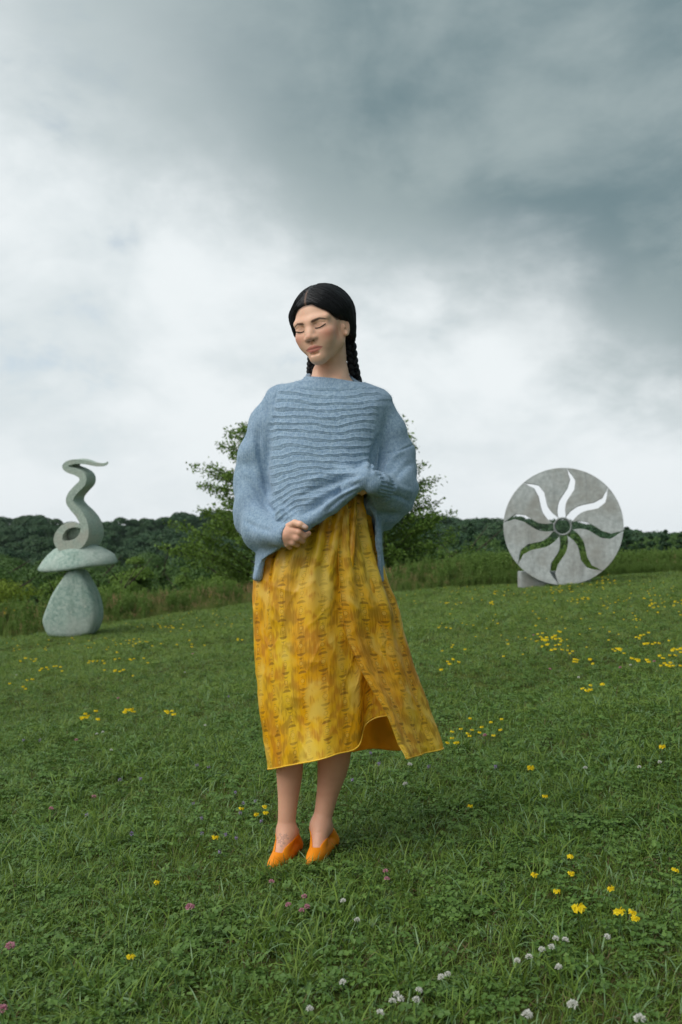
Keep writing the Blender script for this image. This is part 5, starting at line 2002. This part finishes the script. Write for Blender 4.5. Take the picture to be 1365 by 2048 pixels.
# two young airy trees just beyond the tall grass, behind her
def airy(h, w, rng, n_br, leafs):
    st = catmull([(0, 0, -0.4), (0.03, 0.02, h * 0.4), (-0.03, 0.0, h * 0.98)], 14)
    tp_ = [tube(st, np.linspace(0.055, 0.008, 14), 7)]
    P, N = [], []
    for i in range(n_br):
        f_ = rng.uniform(0.12, 0.99)
        b0 = st[int(f_ * 13)]
        a = rng.uniform(0, 6.283)
        L_ = w * 0.5 * (1.10 - f_ ** 1.7) * rng.uniform(0.55, 1.05) + 0.15
        rise = rng.uniform(0.15, 0.75)
        e_ = b0 + np.array((math.cos(a) * L_, math.sin(a) * L_, L_ * rise))
        br = catmull([b0, (b0 + e_) / 2 + np.array((0, 0, 0.06 * L_)), e_], 7)
        tp_.append(tube(br, np.linspace(0.014, 0.003, 7), 4))
        m = int(leafs * (0.4 + L_))
        k = rng.uniform(1.0, 6.0, m)
        i0 = np.minimum(k.astype(int), 5)
        c = br[i0] + (br[np.minimum(i0 + 1, 6)] - br[i0]) * (k - i0)[:, None] + rng.normal(0, 0.085, (m, 3)) * np.array((1, 1, 0.75))
        P.append(c)
        N.append(rng.normal(0, 0.6, (m, 3)) + np.array((0, -0.15, 0.8)))
    V_, Q_, R_q = leaf_quads(np.concatenate(P), np.concatenate(N), 0.105, rng, 0.5, 0.3)
    crown = proto('crown', V_, Q_, R_q, [m_lf_a])
    V2, Q2 = merge(tp_)
    return crown, mesh_from('trunk', V2, Q2, [m_bark])


def ground_tree(px, Y):
    p = at(px, 1100, Y)
    return p[0], Y, float(land_z(p[0], Y))


def h_for(px, py_top, Y):
    x_, y_, z_ = ground_tree(px, Y)
    return at(px, py_top, Y)[2] - z_


x_, y_, z_ = ground_tree(522, 25.0)
h_ = h_for(522, 845, 25.0)
place_tree('young_tree', airy(h_, 4.8, rt, 180, 92), x_, y_, z_, 1.0, 0.4, 'airy young tree with loose leafy branches behind the sleeve on the sculpture side', group=None)
x_, y_, z_ = ground_tree(772, 25.8)
h_ = h_for(772, 850, 25.8)
place_tree('young_tree', airy(h_, 3.9, rt, 160, 95), x_, y_, z_, 1.0, 2.1, 'airy young tree with loose leafy branches behind the elbow nearest the concrete disc', group=None)

BR = [broadleaf(1.0 * 9, 7.0, 30, 13000, 0.21, m_lf_a, rt), broadleaf(9, 7.6, 32, 13000, 0.21, m_lf_b, rt, loose=0.3), broadleaf(9, 8.0, 34, 13000, 0.21, m_lf_c, rt, 0.12),
      broadleaf(9, 6.4, 28, 12000, 0.21, m_lf_b, rt, 0.12, 0.35), broadleaf(9, 5.2, 40, 13000, 0.19, m_lf_a, rt, 0.08, 0.35, 'cone')]
CF = [conifer(9, 4.6, 5200, 0.36, m_lf_d, rt), conifer(9, 3.8, 4600, 0.36, m_lf_d, rt)]
spots = [  # px, py of the top, depth, kind, width factor, label
    (16, 1128, 44, 2, 1.0, 'round yellow-green tree at the frame edge behind the base stone'),
    (-45, 1105, 52, 1, 1.1, 'dark bushy tree at the very edge left of the yellow-green one'),
    (78, 1098, 60, 1, 1.0, 'dark green tree between the yellow-green tree and the sculpture'),
    (128, 1112, 50, 4, 0.9, 'mid green tree right behind the sculpture base'),
    (205, 1108, 56, 3, 0.95, 'dark tree just right of the sculpture cap stone'),
    (276, 1098, 43, 4, 1.15, 'bushy bright green tree halfway between the sculpture and the woman'),
    (238, 1132, 40, 0, 0.8, 'low green tree under the bushy one, beside the sculpture'),
    (338, 1096, 50, 3, 0.9, 'dark slim tree right of the bushy bright green tree'),
    (368, 1122, 38, 4, 0.8, 'small pointed green tree before the dark wood, left of the young airy tree'),
    (410, 1088, 44, 1, 0.95, 'dark tree under the left branches of the young airy tree'),
    (452, 1110, 40, 0, 0.8, 'green tree close to the skirt on its left'),
    (520, 1075, 46, 1, 1.0, 'dark tree hidden behind the left sleeve'),
    (700, 1070, 46, 3, 1.0, 'dark tree hidden behind the skirt waist'),
    (800, 1066, 44, 1, 1.0, 'dark tree beyond the sweater back hem on the disc side'),
    (855, 1078, 52, 3, 0.9, 'dark tree right of the young airy tree on the disc side'),
    (905, 1070, 58, 0, 1.0, 'green tree midway between the woman and the disc'),
    (960, 1074, 54, 1, 1.0, 'dark tree close to the left rim of the disc'),
    (1015, 1070, 56, 3, 0.9, 'dark tree behind the left rim of the disc'),
    (1122, 1051, 58, 1, 1.0, 'dark tree seen through the lower rays of the disc'),
    (1180, 1078, 56, 3, 1.0, 'dark tree behind the right half of the disc'),
]
for px, py, Y, k, wf, lab in spots:
    x_, y_, z_ = ground_tree(px, Y)
    h_ = max(h_for(px, py, Y), 3.5)
    s_ = h_ / 9
    place_tree('broadleaf_tree', BR[k], x_, y_, z_, (s_ * wf * 0.9, s_ * wf * 0.9, s_), rt.uniform(0, 6.28), lab, group='broadleaf trees below the meadow')
cspots = [(1254, 1056, 42, 0), (1284, 1078, 46, 1), (1303, 1074, 44, 0), (1332, 1062, 43, 1), (1362, 1070, 42, 0), (1392, 1060, 45, 1)]
clab = ['tallest dark conifer touching the right rim of the disc', 'low dark conifer second from the disc rim', 'dark conifer third to the right of the disc', 'pointed dark conifer fourth to the right of the disc',
        'dark conifer at the right edge of the picture', 'dark conifer just beyond the right edge of the picture']
for (px, py, Y, k), lab in zip(cspots, clab):
    x_, y_, z_ = ground_tree(px, Y)
    h_ = h_for(px, py, Y)
    s_ = h_ / 9
    place_tree('conifer_tree', CF[k], x_, y_, z_, (s_ * 1.2, s_ * 1.2, s_), rt.uniform(0, 6.28), lab, group='conifers on the slope beyond the disc')

# the woods that fill the valley and the far ridges, too many to count
FW = [broadleaf(9, 8.0, 11, 2600, 0.48, m_lf_f, rt, 0.05, 0.10)[0], broadleaf(9, 7.0, 9, 2600, 0.48, m_lf_f, rt, 0.05, 0.10)[0], broadleaf(9, 8.5, 14, 5200, 0.32, m_lf_b, rt, 0.05, 0.12)[0],
      broadleaf(9, 7.5, 12, 5200, 0.32, m_lf_b, rt, 0.05, 0.12)[0], conifer(10, 4.2, 1300, 0.7, m_lf_d, rt)[0]]
pts = []
for y0, y1, n, hmin, hmax in ((62, 110, 230, 5.5, 9.5), (110, 200, 520, 6.5, 11.5), (200, 330, 760, 8.0, 13), (330, 430, 900, 8.5, 14.5), (430, 640, 700, 9, 14)):
    y_ = rt.uniform(y0, y1, n)
    n2_ = n
    x_ = rt.uniform(-0.52, 0.52, n) * y_
    ys_, xs_w = rt.uniform(y0, y1, n), rt.uniform(0.52, 1.25, n) * rt.choice([-1, 1], n)
    x_, y_ = np.concatenate((x_, xs_w * ys_)), np.concatenate((y_, ys_))
    n = 2 * n
    pts.append(np.stack((x_, y_, rt.uniform(hmin, hmax, n) / 9), 1))
WP = np.concatenate(pts)
wz = land_z(WP[:, 0], WP[:, 1])
pk = np.where(WP[:, 1] < 190, rt.choice([0, 1, 2, 2, 3, 3, 3], len(WP)), rt.choice([0, 0, 1, 1], len(WP)))
pk = np.where((WP[:, 0] > 0.12 * WP[:, 1]) & (WP[:, 1] < 120) & (rt.random(len(WP)) < 0.35), 4, pk)
woods = scatter('far_woods', FW, np.stack((WP[:, 0], WP[:, 1], wz - 0.3), 1), rt.uniform(0, 6.283, len(WP)), WP[:, 2], pk)

# ------------------------------------------------------------------ the damp summer air between here and the ridge
hz_m = bpy.data.materials.new('damp_air')
hz_m.use_nodes = True
hn = hz_m.node_tree
hn.nodes.remove(hn.nodes['Principled BSDF'])
pv_ = hn.nodes.new('ShaderNodeVolumePrincipled')
pv_.inputs['Color'].default_value = (0.80, 0.90, 1.0, 1)
pv_.inputs['Density'].default_value = 0.00006
pv_.inputs['Anisotropy'].default_value = 0.0
hn.links.new(pv_.outputs[0], hn.nodes['Material Output'].inputs['Volume'])
zlo, zhi = float(ZZ.min()) - 1.0, 45.0
hb = [(x_, y_, z_) for z_ in (zlo, zhi) for x_, y_ in ((-1600, -60), (1600, -60), (1600, 1900), (-1600, 1900))]
hq_ = np.array([(3, 2, 1, 0), (4, 5, 6, 7), (0, 1, 5, 4), (1, 2, 6, 5), (2, 3, 7, 6), (3, 0, 4, 7)])
tag(link('haze', mesh_from('haze', np.array(hb), hq_, [hz_m], False)), kind='stuff')
# ------------------------------------------------------------------ meadow flowers
rf = np.random.default_rng(5)


def petal_material(name, a, c):
    m, b = material(name, 0.6, 0.2)
    col_ = e_mix(e_attr('rnd', 'Fac'), a, c)
    plug(b, 'Base Color', col_)
    tr = E.nt.nodes.new('ShaderNodeBsdfTranslucent')
    E.nt.links.new(col_.s, tr.inputs[0])
    mx = E.nt.nodes.new('ShaderNodeMixShader')
    mx.inputs[0].default_value = 0.25
    E.nt.links.new(b.outputs[0], mx.inputs[1])
    E.nt.links.new(tr.outputs[0], mx.inputs[2])
    E.nt.links.new(mx.outputs[0], E.nt.nodes['Material Output'].inputs[0])
    return m


m_yel = petal_material('yellow_petal', (0.80, 0.58, 0.010), (0.88, 0.72, 0.030))
m_whi = petal_material('white_petal', (0.62, 0.60, 0.54), (0.82, 0.82, 0.78))
m_pin = petal_material('pink_petal', (0.50, 0.20, 0.27), (0.66, 0.36, 0.42))
m_pur = petal_material('mauve_petal', (0.28, 0.20, 0.40), (0.42, 0.34, 0.52))
m_stem = leaf_material('flower_stem', (0.05, 0.10, 0.03), (0.08, 0.14, 0.05), (0.06, 0.12, 0.04), 0.1)


def globe(n, r, size, lo=-0.3):
    dd = rf.normal(size=(n * 3, 3))
    dd /= np.linalg.norm(dd, axis=1, keepdims=True)
    dd = dd[dd[:, 2] > lo][:n]
    up_ = np.cross(dd, rf.normal(size=dd.shape))
    return leaf_quads(dd * r * np.array((1, 1, 0.82)), up_, size, rf, 0.42, 0.3)


def umbel(n, r, size):
    a = np.arange(n) / n * 6.283 + rf.uniform(0, 1)
    P = np.stack((np.cos(a) * r, np.sin(a) * r, 0.002 + rf.uniform(0, 0.004, n)), 1)
    P = np.concatenate((P, P + np.array((0, 0, 0.004)), P * 0.45 + np.array((0, 0, 0.005))))
    N = np.concatenate((np.stack((np.cos(a) * 0.9, np.sin(a) * 0.9, np.full(n, 0.8)), 1), np.stack((np.cos(a + 1.4), np.sin(a + 1.4), np.full(n, 0.5)), 1), np.tile((0.1, -0.4, 1.0), (n, 1))))
    return leaf_quads(P, N + rf.normal(0, 0.15, N.shape), size, rf, 0.8, 0.5)


def spike(n, r, h):
    a = rf.uniform(0, 6.283, n)
    t = rf.random(n)
    P = np.stack((np.cos(a) * r, np.sin(a) * r, (t - 0.5) * h), 1)
    return leaf_quads(P, np.stack((np.cos(a), np.sin(a), np.full(n, 0.4)), 1) + rf.normal(0, 0.3, (n, 3)), r * 1.1, rf, 0.6, 0.4)


HEADS = dict(
    yellow=[proto('flower_head', *umbel(6, 0.0095, 0.0150), [m_yel]) for _ in range(3)],
    white=[proto('flower_head', *globe(70, 0.0090, 0.0095), [m_whi]) for _ in range(3)],
    pink=[proto('flower_head', *globe(70, 0.0090, 0.0098), [m_pin]) for _ in range(2)],
    mauve=[proto('flower_head', *spike(26, 0.0070, 0.014), [m_pur]) for _ in range(2)])


def stem_mesh(h):
    V_, Q_ = tube(catmull([(0.010, 0.006, -0.02), (0.004, 0.004, h * 0.5), (0, 0, h)], 5), 0.0011, 4)
    me = mesh_from('stem', V_, Q_, [m_stem])
    set_float(me, 'rnd', np.full(len(V_), 0.5))
    return me


STEMS = {k: stem_mesh(h) for k, h in dict(yellow=0.085, white=0.105, pink=0.110, mauve=0.085).items()}
STEM_H = dict(yellow=0.085, white=0.105, pink=0.110, mauve=0.085)
NAMES = dict(yellow='yellow_flower', white='white_clover', pink='pink_clover', mauve='mauve_flower')


def flower(kind, px, py, label, group, s=1.0, simple=False):
    """the flower whose head shows at (px, py)"""
    s = s * 0.82
    h = STEM_H[kind]
    lo = on_ground(px, py)
    # step towards the camera until the head, h above the ground, lies on the sight line
    Y = lo[1]
    for _ in range(30):
        p = at(px, py, Y)
        Y -= (float(ground_z(p[0], Y)) + h * s - p[2]) * 0.8 * max(Y, 1.0) / 1.5
        Y = min(max(Y, 1.2), lo[1])
    p = at(px, py, Y)
    t = thing(NAMES[kind], label, 'flower', (p[0], Y, float(ground_z(p[0], Y))), group)
    t.scale = (s, s, s)
    t.rotation_euler = (rf.normal() * 0.12, rf.normal() * 0.12, rf.uniform(0, 6.28))
    if not simple:
        link('stem', STEMS[kind], t)
    hd = link('flower_head', HEADS[kind][rf.integers(len(HEADS[kind]))], t)
    hd.location = (0, 0, h)
    return t


def row(kind, where, pts_, s=0.78, noun=None):
    """flowers of one patch, told apart by their order from the left"""
    pts_ = sorted(pts_)
    noun = noun or NAMES[kind].replace('_', ' ')
    for i, q in enumerate(pts_):
        lab = '%s %s' % (noun, where) if len(pts_) == 1 else ('%s %s, %s from the left' % (noun, where, ORD[i]))
        flower(kind, q[0], q[1], lab, noun + ' ' + where if len(pts_) > 1 else None, (q[2] if len(q) > 2 else s))


row('white', 'in the bottom right grass', [(1028, 1921), (1066, 1912), (1088, 1899), (1131, 1934), (1111, 1877), (1097, 1892), (1128, 1884)])
row('white', 'nearest the bottom right corner', [(1151, 1991), (1296, 2038), (1046, 2033)], 1.05)
row('white', 'in the low cluster at bottom centre', [(776, 2007), (779, 1986), (798, 1999), (831, 1996), (752, 2027), (818, 1979)])
row('white', 'standing tallest above the bottom centre cluster', [(896, 1949), (903, 1938, 0.7)])
row('white', 'strung below her shoes', [(688, 1801), (715, 1843), (694, 1959), (614, 2018)])
row('white', 'just below the blown skirt corner', [(811, 1528), (815, 1567)], 0.95)
row('white', 'scattered on the right meadow slope', [(1167, 1534), (1281, 1534), (1326, 1522), (1212, 1868), (1157, 1354, 0.8), (1264, 1330, 0.8)])
row('white', 'scattered on the left meadow slope', [(206, 1464), (219, 1498), (408, 1449), (370, 1345, 0.8), (197, 1468), (35, 1350, 0.8)])
row('pink', 'in the near grass below her shoes', [(542, 1765), (613, 1793), (602, 1822), (588, 1810), (608, 1811)])
row('pink', 'in the near grass at the left', [(377, 1813), (20, 1892), (22, 2019)], 1.15)
row('pink', 'in the grass right of her shoes', [(775, 1744), (766, 1759)])
row('pink', 'on the left meadow slope', [(183, 1594), (151, 1480), (388, 1305), (243, 1395), (102, 1618)], 0.95)
row('pink', 'among the yellow flowers on the right slope', [(1241, 1335), (1068, 1270), (1098, 1338), (973, 1470), (1313, 1322)], 0.95)
row('mauve', 'in the patch left of her ankles', [(406, 1634), (388, 1607), (474, 1585), (488, 1604), (512, 1601), (401, 1666)])
row('mauve', 'around the yellow flowers by her left ankle', [(522, 1641), (472, 1675), (480, 1625), (454, 1668), (440, 1699)])
row('mauve', 'on the darker left slope', [(178, 1630), (48, 1480), (78, 1478), (240, 1560), (277, 1558), (455, 1392), (268, 1667), (395, 1530), (420, 1533)], 0.95)
row('mauve', 'under the blown skirt corner', [(866, 1497), (858, 1530), (735, 1505), (760, 1526), (998, 1532), (707, 1560)], 0.95)
row('yellow', 'largest, in the bottom right grass', [(1168, 1817, 1.25)])
row('yellow', 'in the pair beside the largest one', [(1242, 1828, 1.15), (1262, 1839, 0.85), (1258, 1824, 0.8)])
row('yellow', 'spread between skirt and bottom right', [(1144, 1715), (1110, 1786), (1062, 1751), (1138, 1750), (1063, 1537, 1.15), (938, 1615), (1093, 1594), (1331, 1495, 1.1), (1350, 1744), (1235, 1777)])
row('yellow', 'beside her left ankle', [(527, 1615), (530, 1626), (515, 1630), (480, 1620, 0.8), (424, 1676, 0.9)])
row('yellow', 'in the near left grass', [(318, 1763), (259, 1918)])
row('yellow', 'in the patch right of the skirt hem', [(902, 1465), (905, 1478), (922, 1460), (930, 1468), (938, 1438), (940, 1474), (959, 1467), (968, 1455), (985, 1473), (946, 1462), (910, 1488), (895, 1487)])
row('yellow', 'in the outlying spots round the skirt hem patch', [(1008, 1461), (983, 1446), (866, 1435), (1006, 1440), (915, 1486)])


def patch(kind, where, x0, y0, x1, y1, n, smin=0.85, smax=1.2):
    """a patch of small far flowers, told apart by row and by order in the row"""
    c = []
    m = max(2, n // 5)
    hub = [(rf.uniform(x0, x1), rf.uniform(y0, y1)) for _ in range(m)]
    noun = NAMES[kind].replace('_', ' ')
    P = []
    for i in range(n):
        hx_, hy_ = hub[rf.integers(m)]
        P.append((float(np.clip(hx_ + rf.normal() * (x1 - x0) * 0.06, x0, x1)), float(np.clip(hy_ + rf.normal() * (y1 - y0) * 0.07, y0, y1))))
    P.sort(key=lambda q: q[1])
    k = -(-n // 12)
    rown = {1: [''], 2: [' back row', ' front row'], 3: [' back row', ' middle row', ' front row']}[k]
    for r in range(k):
        part = sorted(P[r * n // k:(r + 1) * n // k])
        for i, (px, py) in enumerate(part):
            flower(kind, px, py, 'yellow flower %s,%s, %s from the left' % (where, rown[r], ORD[i]) if rown[r] else 'yellow flower %s, %s from the left' % (where, ORD[i]),
                   'yellow flowers ' + where, rf.uniform(smin, smax), simple=True)


patch('yellow', 'in the dense right-edge patch', 1230, 1298, 1365, 1352, 34)
patch('yellow', 'left of the right-edge patch', 1000, 1320, 1235, 1385, 12)
patch('yellow', 'on the slope below the disc', 880, 1215, 1120, 1340, 34)
patch('yellow', 'on the lawn under the disc', 990, 1166, 1220, 1200, 24)
patch('yellow', 'on the lawn beyond the disc', 1180, 1150, 1365, 1250, 32)
patch('yellow', 'at the lawn edge by the skirt', 790, 1180, 985, 1215, 12)
patch('yellow', 'on the slope before the disc', 1150, 1250, 1365, 1300, 12)
patch('yellow', 'between sculpture and skirt', 195, 1240, 505, 1300, 30)
patch('yellow', 'in front of the sculpture', 10, 1290, 335, 1352, 36)
patch('yellow', 'low on the left slope', 0, 1360, 240, 1450, 12)
patch('yellow', 'midway up the left slope', 230, 1400, 380, 1435, 12)
# the specks of yellow further off that nobody could count
pz = []
for x0, y0, x1, y1, n in ((200, 1225, 505, 1262, 60), (780, 1168, 1365, 1215, 130), (0, 1280, 300, 1310, 40), (860, 1190, 1365, 1330, 90)):
    for _ in range(n):
        px, py = rf.uniform(x0, x1), rf.uniform(y0, y1)
        g = on_ground(px, py)
        if g[1] < lawn_edge(g[0]):
            pz.append(g + v3(0, 0, 0.05))
pz = np.array(pz)
specks = scatter('yellow_flower_specks', HEADS['yellow'], pz, rf.uniform(0, 6.28, len(pz)), rf.uniform(0.45, 0.8, len(pz)), rf.integers(0, 3, len(pz)))
